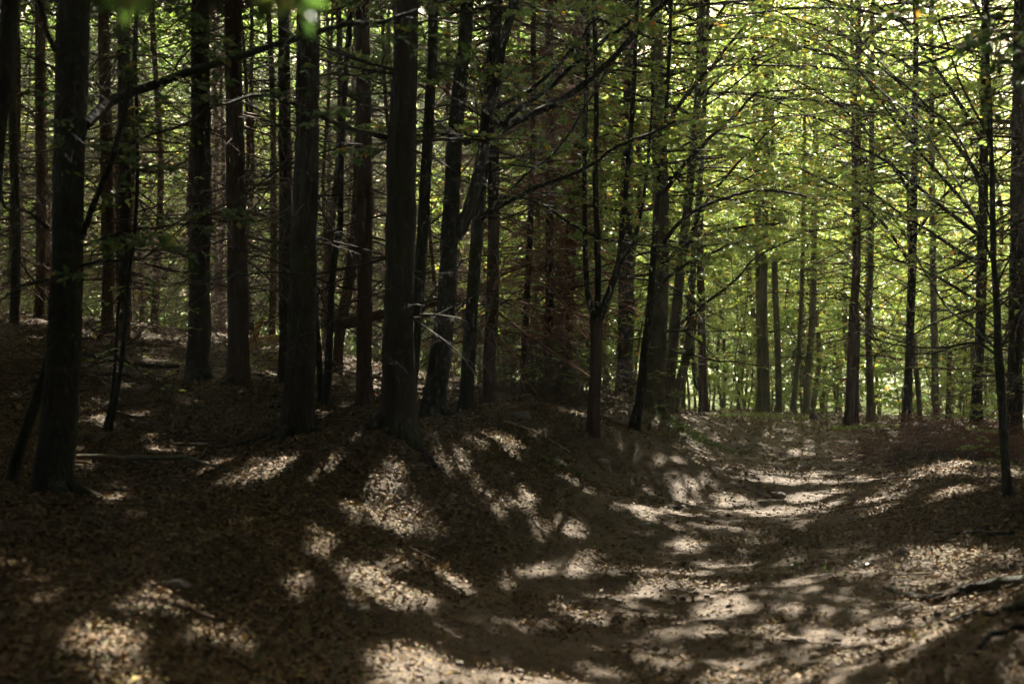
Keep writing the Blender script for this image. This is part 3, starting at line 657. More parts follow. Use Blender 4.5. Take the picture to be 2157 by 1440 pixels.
# ---- twin thin saplings by the big beech, foliage sprays
def thin_sapling(pp, ww, D, label, nb, leaf, seed, mat=M_dark, Lb=.9, h0=.5):
    r = np.random.default_rng(seed)
    P = [W(a, b, D) for a, b in pp]; P[0][2] = Z1(P[0][0], P[0][1])-.02; base = P[0]
    root = thing('sapling', label, 'sapling', base)
    g1 = Geo(); C, R = trunk_geo(g1, P, np.array(ww)/F*D/2, 8, .1, .3, r, .12)
    part('trunk', g1.mesh('trunk', mat, base), root)
    g2 = Geo(); Pb = dead_twigs(g2, C, R, h0, C[-1,2]-C[0,2], nb, Lb, r, 5, 0, 1.0, .15)
    S1, L1 = sprout(Pb, 5, .3, 1, (30, 65), .5, 4, -.05, .12, .3, 0, r)
    g2.add(*tubes(S1, (.0022+0*L1)[:,None]*np.linspace(1,.4,4)[None], 3))
    part('branches', g2.mesh('branches', M_twigg, base), root)
    if leaf:
        gl = Geo(); V, Q = leaves_on(S1, leaf, .07, r=r); gl.add(V, Q, r.random(len(Q)))
        part('crown', gl.mesh('crown', M_leaf, base, False), root)
thin_sapling([(228,930),(246,830),(262,700),(268,600),(284,480),(290,330),(286,150),(290,-20)], [12,10,9,8,8,7,6,5], 13, 'taller of two thin crooked saplings in the dark beside the big beech', 26, 2, 5)
thin_sapling([(214,935),(232,860),(244,740),(250,640),(262,560),(268,470)], [10,8,7,6,5,4], 13.4, 'shorter of two thin crooked saplings in the dark beside the big beech', 16, 0, 6)
thin_sapling([(20,990),(60,890),(90,800),(112,700)], [26,22,18,12], 9.6, 'black slanting dead stem leaning on the foot of the big dark beech', 8, 0, 8, Lb=.7)

# ------------------------------------------------------------------ shared meshes of the repeats
def var_trunk(seed, H=17, wob=.12, k=9, mat=M_red, taper=.35):
    r = np.random.default_rng(seed); g1 = Geo()
    n = 9; t = np.linspace(0, 1, n); w = np.cumsum(r.normal(0, wob, (n,2)), axis=0); w -= w[0]
    pts = np.c_[w[:,0]*1.0, w[:,1], t*H-.05]
    ph = r.uniform(0,9); step = .3; m = int(H/step); C = catmull(pts, m); R = np.interp(np.linspace(0,1,m), [0,.02,.06,1], [1.35,1.08,1,taper])
    th = np.arange(k)*2*math.pi/k
    rf = 1+(np.array([[vnoise(ph+math.cos(a)*1.5, h*.8+math.sin(a)*1.5, .5, 3) for a in th] for h in range(m)])-.5)*.3
    V, Q = tubes(C[None], R[None], k, ref=(1,.02,0), rfun=rf[None])
    # radius 1 here; V offset from the axis is scaled per tree
    return V, Q, C, R, mat
def trunk_mesh(tv, rad):
    V, Q, C, R, mat = tv
    k = 9; m = len(C)
    VV = (V.reshape(m,k,3)-C[:,None,:])*rad + C[:,None,:]
    return mesh_from('trunk', VV.reshape(-1,3), Q, mat)
RS = [.05,.07,.095]
TS = [[trunk_mesh(var_trunk(200+i, 17, .10), rr) for rr in RS] for i in range(4)]      # brown spruce trunks
TS_C = [var_trunk(200+i, 17, .10)[2:4] for i in range(4)]
TB = [[trunk_mesh(var_trunk(220+i, 15, .26, mat=M_beech), rr) for rr in RS] for i in range(4)]    # olive beech trunks
TB_C = [var_trunk(220+i, 15, .26)[2:4] for i in range(4)]
def deadset(i, C, n=170, Lm=2.0, top=11):
    r = np.random.default_rng(300+i); g2 = Geo(); dead_twigs(g2, C, np.full(len(C), .08), .8, top, n, Lm, r, 6, 2, 1.25, -.12); return g2.mesh('dead_twigs', M_twig)
DS = [deadset(i, TS_C[i][0]) for i in range(4)]
def spruce_crown(i, C, z0=8.0, z1=17, r0=2.2):
    r = np.random.default_rng(340+i); gl = Geo(); n = 330
    h = r.uniform(z0, z1, n); c = np.stack([np.interp(h, C[:,2], C[:,j]) for j in range(3)], 1); a = r.uniform(0,6.283,n)
    d = np.stack([np.cos(a), np.sin(a), np.full(n, .05)], 1); L = r0*(1-.8*(h-z0)/(z1-z0))*r.uniform(.5,1.1,n)
    P = grow(c, d, L, 6, -.25, .06, r)
    S1, L1 = sprout(P, 10, .15, 1, (40, 65), .35, 3, -.2, .1, .15, -.05, r)
    V, Q = leaves_on(S1, 8, .11, .28, r); gl.add(V, Q, r.random(len(Q)))
    return (np.concatenate(gl.V).reshape(-1,4,3), np.concatenate(gl.R), M_needle)
SC = [spruce_crown(i, TS_C[i][0]) for i in range(3)]

def beech_crown(seed, C, z0, z1, rad, nlimb, leaf, mat, m1=9, m2=5, m3=8, rise=(.1,.7)):
    """limbs with layered leaf sprays -> (branches mesh, crown mesh)"""
    r = np.random.default_rng(seed); gb = Geo(); gl = Geo()
    h = np.linspace(z0, z1, nlimb)+r.normal(0,.2,nlimb); c = np.stack([np.interp(h, C[:,2], C[:,j]) for j in range(3)], 1)
    a = np.arange(nlimb)*2.4+r.uniform(-.5,.5,nlimb); el = r.uniform(rise[0], rise[1], nlimb)
    d = np.stack([np.cos(a)*np.cos(el), np.sin(a)*np.cos(el), np.sin(el)], 1)
    q = (h-z0)/(z1-z0); L = rad*(.75+.6*np.sin(q*2.6))*r.uniform(.75,1.1,nlimb)
    P = grow(c, d, L, 8, -.16, .08, r)
    gb.add(*tubes(P, (.005+.005*L)[:,None]*np.linspace(1,.25,8)[None], 5))
    S1, L1 = sprout(P, m1, .18, 1, (35,60), .4, 6, -.05, .1, .25, .03, r)
    gb.add(*tubes(S1, (.0025+.0022*L1)[:,None]*np.linspace(1,.3,6)[None], 3))
    S2, L2 = sprout(S1, m2, .15, 1, (30,60), .5, 4, -.06, .1, .2, 0, r)
    V, Q = leaves_on(S2, m3, leaf, r=r); gl.add(V, Q, r.random(len(Q)))
    V, Q = leaves_on(S1[:, 2:], 6, leaf, r=r); gl.add(V, Q, r.random(len(Q)))
    return gb.mesh('branches', M_twigg), (np.concatenate(gl.V).reshape(-1,4,3), np.concatenate(gl.R), mat)
def crown_part(tpl, root, s, keep=1.0, r=rng, carve=True):
    V, R, mat = tpl
    k = r.random(len(V)) < keep; V = V[k]*s; R = R[k]
    a = root.rotation_euler.z; ca, sa = math.cos(a), math.sin(a)
    if carve is not False:
        c = V[:,0]*.5+V[:,2]*.5; x = c[:,0]*ca-c[:,1]*sa+root.location.x; y = c[:,0]*sa+c[:,1]*ca+root.location.y
        k = ~(lit_at(np.stack([x, y, c[:,2]+root.location.z], 1)) & ((c[:,2] > frame_top(root.location.y)-3) | (root.location.y < 30))); V = V[k]; R = R[k]
    if not len(V): return
    return part('crown', mesh_from('crown', V.reshape(-1,3), np.arange(len(V)*4).reshape(-1,4), mat, R, False), root)
BC = [beech_crown(400+i, TB_C[i][0], 3.2, 13.5, 3.2, 44, .075, M_leaf, 8, 5, 8) for i in range(4)]        # mid wood, leafy from 3 m up
BCl = [beech_crown(420+i, TB_C[i][0], 1.2, 8.5, 2.2, 34, .075, M_leaf) for i in range(2)]        # understorey, leafy low down
def sap_trunk(i):
    return var_trunk(240+i, 6.5, .16, mat=M_beech, taper=.15)
SPv = [sap_trunk(i) for i in range(3)]; SPm = [trunk_mesh(v, .022) for v in SPv]
SPc = [beech_crown(440+i, SPv[i][2], .7, 6.0, 1.5, 22, .075, M_leaf, 6, 4, 6, (0,.5)) for i in range(3)]
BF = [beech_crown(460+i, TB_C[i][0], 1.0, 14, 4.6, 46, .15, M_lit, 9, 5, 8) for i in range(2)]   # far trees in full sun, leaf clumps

for hi, (z0, z1, rd, nl) in LEAFY.items():
    root, C = LATER[hi]
    b_, c_ = beech_crown(500+hi, C, z0, z1, rd*1.08, int(nl*1.2), .07, M_leaf, 8, 5, 8, (-.05,.5))
    part('branches', b_, root); crown_part(c_, root, 1, 1, rng, True)
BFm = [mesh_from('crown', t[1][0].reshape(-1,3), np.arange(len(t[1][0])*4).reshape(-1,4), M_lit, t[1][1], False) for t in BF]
# ---- scattered trees of the wood
def clash(x, y, d):
    return any((x-a)**2+(y-b)**2 < d*d for a, b in trees)
def put_tree(kind, x, y, name, label, group, r, extra=None, wide=None, sz=1.0):
    z = Z1(x, y); root = thing(name, label, name.replace('_', ' '), (x, y, z), group, r.uniform(0, 6.28))
    i = r.integers(0, 4); s = r.uniform(.85, 1.1)*sz; ri = r.integers(0, 3 if kind == 's' else 2) if wide is None else wide
    if kind == 's':
        part('trunk', TS[i][ri], root, scale=(s,s,s)); part('dead_twigs', DS[i], root, scale=(s,s,s)); (crown_part(SC[i % 3], root, s, .4, r) if y > 44 else None)
    elif kind == 'b':
        part('trunk', TB[i][ri], root, scale=(s,s,s)); part('branches', BC[i][0], root, scale=(s,s,s)); crown_part(BC[i][1], root, s, .75, r)
    elif kind == 'l':
        i = i % 2; part('trunk', TB[i][0], root, scale=(s,s,s)); part('branches', BCl[i][0], root, scale=(s,s,s)); crown_part(BCl[i][1], root, s, .8, r)
    elif kind == 'p':
        i = i % 3; part('trunk', SPm[i], root, scale=(s,s,s)); part('branches', SPc[i][0], root, scale=(s,s,s)); crown_part(SPc[i][1], root, s, 1, r)
    elif kind == 'f':
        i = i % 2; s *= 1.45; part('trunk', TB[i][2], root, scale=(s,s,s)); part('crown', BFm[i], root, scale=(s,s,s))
    if extra:     # the shading top of this tree, gaps included
        gl = Geo(); high_crown(gl, x, y, extra[0], extra[1], extra[2], extra[3], extra[4], r)
        if gl.V:
            o = part('upper_crown', gl.mesh('upper_crown', M_needle if kind == 's' else M_leaf, (x,y,z), False), root); o.rotation_euler.z = -root.rotation_euler.z
    trees.append((x, y))
def scatter(n, D0, D1, u0, u1, dmin, fn, seed, tries=4000):
    r = np.random.default_rng(seed); c = 0
    for _ in range(tries):
        if c >= n: break
        y = math.sqrt(r.uniform(D0**2, D1**2)); x = r.uniform(u0, u1)*y
        if abs(x-float(path_c(y))) < 2.0 and y < 42: continue
        if clash(x, y, dmin): continue
        fn(x, y, r); c += 1
U = lambda px: (px-CX)/F
scatter(28, 27, 42, U(-60), U(1060), 1.6, lambda x, y, r: put_tree('s', x, y, 'spruce_tree', 'slim brown spruce with bare dead twigs in the dark wood behind the thick rooted trunks', 'slim spruces in the dark wood', r, (max(9,frame_top(y)), 18, 2.6, 2200, .28)), 11)
scatter(24, 42, 54, U(-60), U(1180), 1.5, lambda x, y, r: put_tree('s', x, y, 'spruce_tree', 'distant spruce trunk seen as a brown stripe deep in the wood', 'distant spruces deep in the wood', r), 12)
scatter(9, 28, 38, U(1120), U(1420), 1.4, lambda x, y, r: put_tree(r.choice(['b','l']), x, y, 'beech_tree', 'leafy olive beech between the three-stemmed tree and the bank end', 'beeches behind the bank', r, (11, 17, 2.6, 2500, .28)), 13)
scatter(11, 32, 42, U(1400), U(2230), 1.3, lambda x, y, r: put_tree('b', x, y, 'beech_tree', 'leafy olive beech among those standing beyond the end of the track', 'beeches beyond the track', r, (12, 16, 2.4, 1200, .28) if y < 35 else None), 14)
scatter(36, 42, 56, U(1250), U(2280), 1.0, lambda x, y, r: put_tree('l', x, y, 'beech_tree', 'low leafy young beech beyond the track with foliage near the ground', 'low leafy beeches beyond the track', r), 15)
scatter(56, 34, 54, U(1400), U(2230), .7, lambda x, y, r: put_tree('p', x, y, 'sapling', 'thin leafy sapling in the bright edge beyond the track', 'thin saplings beyond the track', r), 16)
scatter(10, 27, 38, U(1130), U(1330), .7, lambda x, y, r: put_tree('p', x, y, 'sapling', 'thin leafy sapling in the gap behind the three-stemmed tree', 'thin saplings behind the bank', r), 17)
scatter(10, 16, 28, U(2180), U(2600), 1.2, lambda x, y, r: put_tree('s', x, y, 'spruce_tree', 'spruce with bare dead twigs in the shade beyond the crooked black sapling', 'spruces beyond the black sapling', r, (9, 18, 3, 4000, .26)), 18)
scatter(22, 50, 57, U(1200), U(2280), 1.3, lambda x, y, r: put_tree('b', x, y, 'beech_tree', 'bright backlit beech at the outer edge of the wood past the track', 'backlit beeches at the wood edge', r, None, 0), 21)
scatter(44, 52, 62, U(-80), U(1260), 1.3, lambda x, y, r: put_tree(r.choice(['b','b','l']), x, y, 'beech_tree', 'backlit green beech seen in slits between the spruce trunks', 'backlit beeches behind the spruces', r, None, 0), 22)
scatter(30, 66, 80, U(-100), U(1350), 2.6, lambda x, y, r: put_tree('f', x, y, 'broadleaf_tree', 'sunlit green tree glimpsed between the spruce trunks', 'sunlit trees behind the spruces', r), 19)
scatter(9, 70, 100, U(1300), U(2300), 5, lambda x, y, r: put_tree('f', x, y, 'broadleaf_tree', 'sunlit yellow-green tree in the clearing past the last beeches', 'sunlit trees in the clearing', r), 20)
scatter(14, 16, 44, U(-700), U(-80), 1.8, lambda x, y, r: put_tree('s', x, y, 'spruce_tree', 'slim brown spruce in the wood just outside the frame', 'spruces outside the frame', r, (9, 18, 2.8, 3000, .28)), 31)
scatter(14, 46, 60, U(-800), U(-80), 1.8, lambda x, y, r: put_tree('b', x, y, 'beech_tree', 'backlit beech at the wood edge outside the frame', 'beeches outside the frame', r, None, 0), 32)
scatter(12, 34, 54, U(2260), U(2900), 1.8, lambda x, y, r: put_tree('b', x, y, 'beech_tree', 'backlit beech at the wood edge outside the frame', 'beeches outside the frame', r, None, 0), 33)
for px_, py_, sz_, lb in [(962,800,.2,'green seedling beside the slim mossy beech'),(1300,835,.3,'leafy seedling between the thick dark beech and the three-stemmed tree'),(1225,850,.22,'small seedling close behind the three-stemmed tree'),
        (545,800,.22,'seedling between the red-brown spruce and the half hidden one'),(330,815,.2,'small seedling before the black straight spruce'),(1085,850,.2,'seedling at the foot of the very slim dark red spruce'),
        (1545,890,.28,'leafy seedling on the crest where the track turns'),(1745,895,.3,'leafy seedling before the reddish twin trunks'),(2020,960,.22,'seedling growing through the red-brown brushwood'),(2085,1010,.2,'low seedling close behind the crooked black sapling'),(1405,930,.2,'seedling on the grassy bank end')]:
    p_ = G(px_, py_, 9, 45); put_tree('p', p_[0], p_[1], 'seedling', lb, None, np.random.default_rng(int(px_)), None, None, sz_)
# trees standing outside the frame, whose crowns close the canopy and throw the dappled shade
def shade_tree(x, y, r):
    z = Z1(x, y); root = thing('spruce_tree', 'tall spruce outside the view shading the track', 'spruce tree', (x,y,z), 'spruces outside the view', 0)
    part('trunk', TS[r.integers(0,4)][2], root)
    gl = Geo(); high_crown(gl, x, y, 6.5 if abs(x) > .36*y+3 or y < 6 else max(8, frame_top(y)+.5), 18, 3.4, 4200, .26, r)
    if gl.V: part('crown', gl.mesh('crown', M_needle, (x,y,z), False), root)
    trees.append((x, y))
for x_, y_ in [(7.3,15.2),(8.6,19.5),(6.2,11.6),(5.6,8.6),(10,23.5)]: shade_tree(x_, y_, np.random.default_rng(int(x_*10)))
for sd_, (x0,x1,y0,y1,n) in enumerate([(-16,-5,-12,10,16),(6,17,-12,14,18),(-5,6,-14,-4,7),(-22,-9,8,22,10),(10,20,14,34,12)]):
    r = np.random.default_rng(600+sd_); c = 0
    for _ in range(3000):
        if c >= n: break
        x = r.uniform(x0,x1); y = r.uniform(y0,y1)
        if y > 3 and abs(x) < .37*y+1.2: continue
        if clash(x, y, 2.8): continue
        shade_tree(x, y, r); c += 1

OC = []
for i in range(2):
    r = np.random.default_rng(480+i); n = 7000; k = r.integers(0, 160, n)
    u = r.random(160); a = r.uniform(0, 6.283, 160); rd = 3.2*np.sqrt(r.random(160))*(1-.3*u)
    c = np.stack([rd*np.cos(a), rd*np.sin(a), .2+11*u], 1)[k] + r.normal(0, 1, (n,3))*np.array([.45,.45,.3])
    V, Q = kites(c, nrm(r.normal(0,1,(n,3))), nrm(r.normal(0,1,(n,3))), .26*r.uniform(.7,1.3,n), .7)
    OC.append(mesh_from('crown', V, Q, M_needle, r.random(n), False))
def outside_tree(x, y, r):  # unseen trees around the viewpoint, made dense to block low sky light
    z = Z1(x, y); i = r.integers(0, 2); root = thing('broadleaf_tree', 'leafy tree behind the viewpoint outside the view', 'broadleaf tree', (x,y,z), 'leafy trees outside the view', r.uniform(0,6))
    part('trunk', TB[i][2], root); part('crown', OC[i], root)
r = np.random.default_rng(650)
for k in range(26):
    a = math.radians(-190 + k*200/25.); R_ = 12+r.uniform(0, 4)
    outside_tree(R_*math.cos(a), R_*math.sin(a)*.75+2, r)
for x_, y_ in [(-13,12),(-15,17),(-17,22),(-20,27),(-22,33),(-25,39),(-28,46),(12,12),(13,17),(15,22),(17,28),(20,34),(22,40),(24,47)]:
    outside_tree(x_+r.uniform(-.8,.8), y_, r)

# ------------------------------------------------------------------ litter, sticks, stones
def litter():
    r = np.random.default_rng(50)
    V_ = Geo()
    for y0, y1, n, size in ((4.2, 8, 70000, .038), (8, 13, 130000, .04), (13, 20, 110000, .05), (20, 38, 60000, .085), (4.2, 9, 50000, .017), (9, 18, 60000, .024)):
        y = np.sqrt(r.uniform(y0**2, y1**2, n)); x = r.uniform(-.40, .40, n)*y
        b = bare_at(x, y); cl = vnoise(x, y, .5, 12)
        keep = (r.random(n) < .75*bare_at(x, y)*(.3+cl)) if size < .03 else r.random(n) < np.clip(1.0-.92*b + (cl > .66)*.35, .05, 1)
        x = x[keep]; y = y[keep]; n = len(x)
        dp = np.abs(x-path_c(y)); wood = smooth(.8, 2.5, dp)
        z = Z(x, y) + ((vnoise(x, y, 1.1, 1)-.5)*(.05+.10*wood) + (vnoise(x, y, .42, 2)-.5)*(.03+.035*wood) + (vnoise(x, y, .16, 3)-.5)*.022) + r.uniform(.004, .03, n)
        d = nrm(r.normal(0,1,(n,3))*np.array([1,1,.35])); nn = nrm(np.array([0,0,1.])+r.normal(0,.38,(n,3)))
        V, Q = kites(np.stack([x,y,z],1), d, nn, size*r.uniform(.3,1.0,n)*(1+.5*(r.random(n)>.85)), .62)
        V_.add(V, Q, np.clip(r.random(n)*.9+(vnoise(x, y, 1.4, 13)-.5)*.3+.05, 0, 1))
    o = part('leaf_litter', V_.mesh('leaf_litter', M_litter, (0,0,0), False)); tag(o, 'fallen brown and yellow leaves strewn over the forest floor', 'leaf litter', kind='stuff')
    gp = Geo(); n = 2600; yy = np.sqrt(r.uniform(4.5**2, 28**2, n)); xx = path_c(yy)+r.normal(0, 1.1, n)
    P = np.stack([xx, yy, Z(xx,yy)+.01], 1); sz = .006+.022*r.random(n)**3
    ico = nrm(np.array([[-1,-1,-1],[1,-1,-1],[1,1,-1],[-1,1,-1],[-1,-1,1],[1,-1,1],[1,1,1],[-1,1,1]], float))
    V = P[:,None,:] + ico[None]*sz[:,None,None]*r.uniform(.6,1.3,(n,8,1))*np.array([1.2,1,.7])
    Qc = np.array([[0,3,2,1],[4,5,6,7],[0,1,5,4],[1,2,6,5],[2,3,7,6],[3,0,4,7]])
    gp.add(V.reshape(-1,3), (Qc[None]+8*np.arange(n)[:,None,None]).reshape(-1,4))
    o = part('gravel', gp.mesh('gravel', M_stone)); tag(o, 'small pebbles sprinkled on the bare earth of the track', 'gravel', kind='stuff')
    g2 = Geo(); n = 1500
    y = np.sqrt(r.uniform(4.5**2, 26**2, n)); x = r.uniform(-.40,.40,n)*y; k = r.random(n) < 1.0-.8*bare_at(x,y); x = x[k]; y = y[k]; n = len(x)
    a = r.uniform(0,6.283,n); L = r.uniform(.08,.5,n)
    P = grow(np.stack([x,y,Z(x,y)+.03],1), np.stack([np.cos(a),np.sin(a),0*a],1), L, 5, 0, .2, r)
    P[:,:,2] = Z(P[:,:,0], P[:,:,1])+.025+r.uniform(0,.03,(n,1))
    g2.add(*tubes(P, r.uniform(.002,.007,(n,1))*np.linspace(1,.5,5)[None], 4))
    o = part('twig_litter', g2.mesh('twig_litter', M_twig)); tag(o, 'small dry twigs scattered among the fallen leaves', 'twig litter', kind='stuff')
litter()

def stick(name, label, cat, pp, w0, w1, mat, lift=.02, subs=0, seed=1, air=None):
    r = np.random.default_rng(seed)
    P = np.array([G(a, b) for a, b in pp]) if air is None else np.array([W(a, b, air) for a, b in pp])
    if air is None: P[:,2] += lift
    D = P[0,1]; C = catmull(P, 20)
    if air is None: C[:,2] = Z(C[:,0], C[:,1])+lift
    C += np.cumsum(r.normal(0,.006,(20,3)),0)
    root = P[0]; gg = Geo()
    gg.add(*tubes(C[None], (np.linspace(w0, w1, 20)/F*D/2)[None]*(1+r.normal(0,.06,(1,20))), 8))
    if subs:
        S1, L1 = sprout(C[None], subs, .2, 1, (30,70), .22, 5, 0, .15, 1.0, .25, r)
        gg.add(*tubes(S1, (.004+0*L1)[:,None]*np.linspace(1,.4,5)[None], 4))
    o = part(name, gg.mesh(name, mat, root), None, root); return tag(o, label, cat)
stick('fallen_branch', 'smooth pale-edged fallen branch lying at the foot of the big dark beech', 'branch', [(160,972),(250,974),(330,976),(395,977),(430,985),(465,998)], 12, 7, M_beech, .03, 0, 1)
stick('fallen_branch', 'long thin pale stick lying on the bank below the very slim red spruce', 'branch', [(1060,893),(1110,908),(1160,935),(1210,970)], 5, 3, M_pale, .03, 4, 2)
stick('fallen_branch', 'thick dark bough lying before the two straight black spruces', 'branch', [(175,755),(240,772),(300,782),(380,786)], 11, 8, M_dark, .08, 8, 3)
stick('fallen_branch', 'thin dark branch lying aslant beyond the fallen pale-edged one', 'branch', [(240,880),(320,900),(400,935),(460,955)], 5, 3, M_dark, .05, 6, 4)
stick('fallen_log', 'half-buried dark log lying across the sunny patch of the track', 'log', [(1425,1074),(1450,1070),(1480,1073),(1505,1082),(1516,1092)], 16, 22, M_dark, .005, 0, 5)
stick('tree_root', 'big dark root snaking across the lower bank beside the track', 'root', [(1842,1240),(1880,1246),(1925,1258),(1975,1262),(2030,1248),(2090,1236),(2180,1232)], 15, 26, M_dark, .0, 0, 6)
for k, (lab, pp, w) in enumerate([('second dark root below the big snaking one on the bank', [(2000,1330),(2060,1300),(2110,1288),(2180,1282)], 22),
        ('lowest thin root on the bank near the corner', [(2040,1390),(2090,1360),(2140,1342),(2190,1335)], 16),
        ('thin root crossing the bank below the crooked black sapling', [(1960,1120),(2010,1130),(2070,1132),(2130,1148)], 10),
        ('short exposed root above the big snaking root', [(1880,1180),(1940,1165),(2000,1140)], 9)]):
    stick('tree_root', lab, 'root', pp, w*.6, w, M_dark, .03, 0, 20+k)
stick('fallen_log', 'leaning broken tree trunk resting aslant behind the thickest spruce', 'log', [(690,690),(740,678),(800,664),(870,648),(920,636),(970,626)], 26, 18, M_red, 0, 3, 8, air=24)
stick('fallen_log', 'orange lit log lying behind the red-brown spruce', 'log', [(520,722),(560,720),(600,716),(650,714)], 26, 22, M_stump, 0, 4, 9, air=27)
stick('broken_stub', 'splintered orange stub sticking up beside the lying log', 'stump', [(532,720),(545,690),(556,662)], 20, 8, M_stump, 0, 3, 10, air=26.6)
stick('hanging_branch', 'pale sunlit dead bough hanging beside the three-stemmed tree', 'branch', [(1232,95),(1250,125),(1272,150),(1262,185),(1240,205),(1236,240)], 5, 3, M_pale, 0, 8, 11, air=15.9)

def rock(px, py, w, h, label, seed, mat=M_stone, name='stone', cat='stone'):
    r = np.random.default_rng(seed); p = G(px, py); s = w/F*p[1]/2; sh = h/F*p[1]/2
    nu, nv = 18, 10; u = np.arange(nu)*2*math.pi/nu; v = np.linspace(-math.pi/2, math.pi/2, nv)
    U_, V_ = np.meshgrid(u, v); X = np.cos(V_)*np.cos(U_); Y = np.cos(V_)*np.sin(U_); Zz = np.sin(V_)
    q = 1+.35*(vnoise(X*1.5+seed, Y*1.5+Zz, .6, seed)-.5)+.25*(vnoise(X+seed, Zz*2+Y, .3, seed)-.5)
    P = np.stack([X*q*s, Y*q*s*.7, Zz*q*sh*1.15+sh*.35], -1).reshape(-1,3)
    idx = np.arange(nu*nv).reshape(nv,nu); a = idx[:-1]; b = np.roll(a,-1,1); d = idx[1:]; c = np.roll(d,-1,1)
    o = part(name, mesh_from(name, P, np.stack([a,b,c,d],-1).reshape(-1,4), mat), None, p, rz=r.uniform(-.4,.4)); tag(o, label, cat)
for k, a in enumerate([(1640,1048,34,16,'dark flat stone on the track just past the sunny patch'),(1598,1042,14,11,'small reddish stone beside the dark flat stone'),(1802,1056,16,12,'small dark stone on the shaded side of the track near the bank'),
      (1790,1045,11,8,'tiny stone close behind the small dark one near the bank'),(1500,1156,44,14,'flat dark stone lying across the middle of the track'),(1580,1155,26,10,'pale flat stone beside the flat dark one'),
      (1900,1180,34,34,'upright mossy grey stone leaning on the bank'),(1690,1355,30,12,'dark stone among leaves low on the track'),(1718,1382,24,10,'pale stone among leaves low on the track'),
      (1615,1275,26,12,'wedge-shaped stone in the sunlit dirt'),(1715,882,18,22,'dark mossy round stump beside a trunk across the track'),(1957,905,48,18,'black mossy boulder beside the dark beech with widened foot'),
      (1862,907,26,7,'flat bright green mossy stone between two slim trunks'),(1098,886,44,26,'black rotten stump on the bank near the slim red spruce'),(665,842,26,18,'dark stump at the foot of the wavy black sapling'),(2060,1100,22,16,'dark stone near the foot of the crooked black sapling'),
      (760,1226,26,8,'small white stone lying in a sunlit patch of leaves'),(370,1240,60,24,'large smooth half-buried stone among shaded leaves'),(1270,978,28,14,'pale curved stone on the bank slope')]):
    rock(*a, 700+k, M_pale if 'white' in a[4] or 'pale' in a[4] else M_stone)

# ---- brushwood heaps, grass, small plants
def brush(label, cx, cy, D, rx, ry, h, n, mat, seed, L=1.0):
    r = np.random.default_rng(seed); p = W(cx, cy, D); p[2] = Z1(p[0], p[1]); gg = Geo()
    x = p[0]+r.normal(0,.5,n)*rx; y = p[1]+r.normal(0,.5,n)*ry; z = Z(x,y)+r.random(n)**1.5*h*np.exp(-((x-p[0])/rx)**2)
    a = r.uniform(0,6.283,n); el = r.normal(.25,.4,n)
    P = grow(np.stack([x,y,z],1), np.stack([np.cos(a)*np.cos(el),np.sin(a)*np.cos(el),np.sin(el)],1), L*r.uniform(.3,1,n), 5, -.4, .2, r)
    gg.add(*tubes(P, r.uniform(.003,.008,(n,1))*np.linspace(1,.4,5)[None], 4))
    S1, L1 = sprout(P, 6, .2, 1, (30,70), .45, 4, -.2, .15, 1.0, 0, r)
    gg.add(*tubes(S1, (.003+0*L1)[:,None]*np.linspace(1,.5,4)[None], 3))
    V, Q = gg.V, gg.Q
    o = part('brushwood', gg.mesh('brushwood', mat, p), None, p); tag(o, label, 'brushwood', kind='stuff')
brush('red-brown tangle of dead twigs at the foot of the bank trees', 2010, 930, 20, 1.5, 1.5, .5, 420, M_redtwig, 31, 1.0)
brush('pale dry twigs spilling from the brushwood onto the track side', 1930, 975, 18, .9, .9, .2, 160, M_twig, 32, .7)
brush('brown thicket of dead spruce twigs under the slim spruces', 1150, 800, 23, 1.5, 1.6, 1.0, 520, M_twig, 33, 1.2)
brush('pale sunlit dead twigs around the orange log', 600, 745, 25, 1.6, 1.5, .5, 200, M_pale, 34, .9)
brush('dry dead twigs lying behind the thin twin saplings', 290, 700, 24, 2.0, 2.0, .7, 300, M_twig, 35, 1.1)
brush('dry dead twigs piled at the dark edge beside the big beech', 20, 760, 17, 1.6, 2.0, .4, 240, M_twig, 36, 1.1)
def grass(name, label, px, py, rx, ry, n, L, seed, mat=M_lit, kind='stuff', D=None):
    r = np.random.default_rng(seed); p = G(px, py) if D is None else W(px,py,D); x = p[0]+r.normal(0,.5,n)*rx; y = p[1]+r.normal(0,.5,n)*ry; z = Z(x,y)
    a = r.uniform(0,6.283,n); d = nrm(np.stack([np.cos(a)*.5,np.sin(a)*.5,np.full(n,.9)],1))
    P = grow(np.stack([x,y,z],1), d, L*r.uniform(.4,1.1,n), 4, -.5, .08, r)
    s = nrm(np.cross(d, np.array([0,0,1.])))[:,None,:]*np.array([.006,.005,.004,.001])[None,:,None]*(1+(L>.3))
    V = np.stack([P-s, P+s], 2).reshape(-1,3); i = np.arange(n*8).reshape(n,4,2)
    Q = np.stack([i[:,:-1,0],i[:,:-1,1],i[:,1:,1],i[:,1:,0]],-1).reshape(-1,4)
    o = part(name, mesh_from(name, V-p, Q, mat, np.repeat(r.random(n),3), False), None, p); tag(o, label, 'grass', kind=kind)
grass('grass', 'green grass tuft spilling over the end of the bank', 1430, 905, .8, 1.2, 1500, .2, 41, M_leafd)
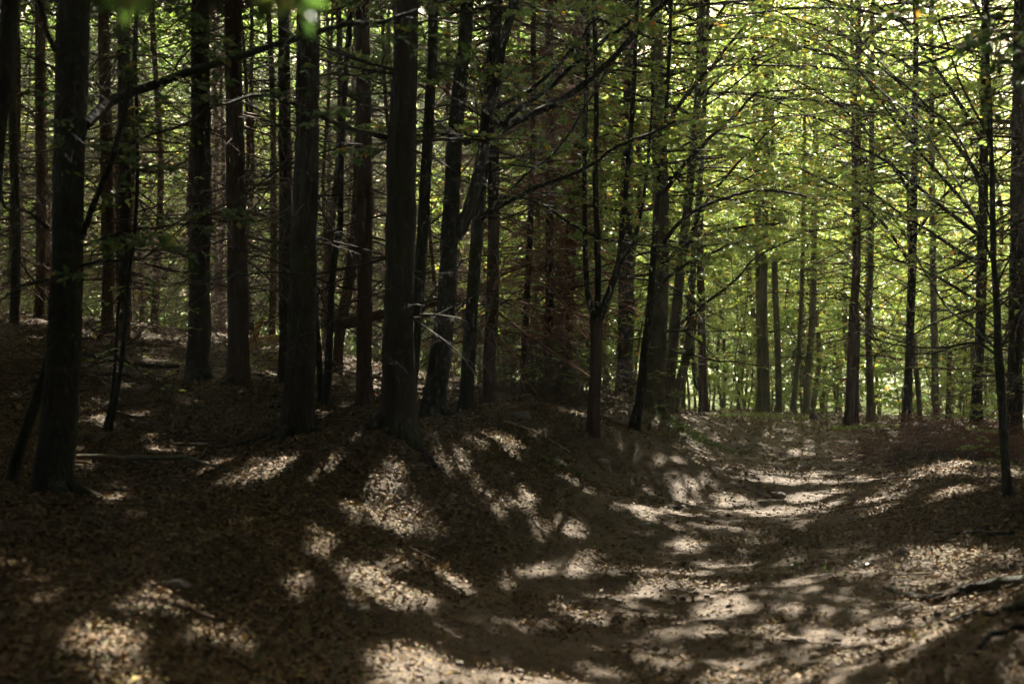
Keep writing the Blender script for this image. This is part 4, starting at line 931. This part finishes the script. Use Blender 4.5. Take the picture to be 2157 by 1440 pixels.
grass('grass', 'green grass along the crest beyond the track', 1560, 878, 1.6, .6, 900, .2, 42)
grass('grass', 'mossy grass tuft on the bank slope below the pale stick', 1172, 980, .22, .25, 700, .1, 43, M_leafd)
grass('grass', 'thin grass around the feet of the reddish twin trunks', 1830, 900, 1.2, .5, 700, .15, 44)
def herb(label, px, py, n, size, seed, rx=.2):
    r = np.random.default_rng(seed); p = G(px, py); k = n
    x = p[0]+r.normal(0,.5,k)*rx; y = p[1]+r.normal(0,.5,k)*rx; z = Z(x,y)+r.uniform(.03,.12,k)
    V, Q = kites(np.stack([x,y,z],1), nrm(r.normal(0,1,(k,3))*np.array([1,1,.3])), nrm(np.array([0,0,1.])+r.normal(0,.3,(k,3))), size*r.uniform(.7,1.3,k), .7)
    gg = Geo(); gg.add(V, Q, r.random(k)*.9)
    o = part('small_plant', gg.mesh('small_plant', M_leafd, p, False), None, p); tag(o, label, 'plant')
herb('low green weeds in the middle of the track', 1700, 1205, 40, .035, 51, .45)
herb('single bright yellow-green leaf cluster on the sunny side of the track', 1355, 1112, 8, .07, 53, .08)
def build_haze():
    x, y0, y1, z0, z1 = 640, -340, 640, -12, 24
    V = np.array([[-x,y0,z0],[x,y0,z0],[x,y1,z0],[-x,y1,z0],[-x,y0,z1],[x,y0,z1],[x,y1,z1],[-x,y1,z1]], float)
    m = bpy.data.materials.new('haze'); m.use_nodes = True; n = m.node_tree.nodes; n.clear()
    o = n.new('ShaderNodeOutputMaterial'); v = n.new('ShaderNodeVolumePrincipled'); v.inputs['Density'].default_value = .0005; v.inputs['Color'].default_value = (.95,.97,.9,1); v.inputs['Anisotropy'].default_value = .5
    m.node_tree.links.new(v.outputs[0], o.inputs['Volume'])
    o = part('haze', mesh_from('haze', V, np.array([[0,3,2,1],[4,5,6,7],[0,1,5,4],[1,2,6,5],[2,3,7,6],[3,0,4,7]]), m, None, False)); tag(o, 'thin pale air between the trees', 'haze', kind='stuff')
if HAZE: build_haze()
print('objects', len(bpy.data.objects), 'faces', sum(len(m.polygons) for m in bpy.data.meshes))
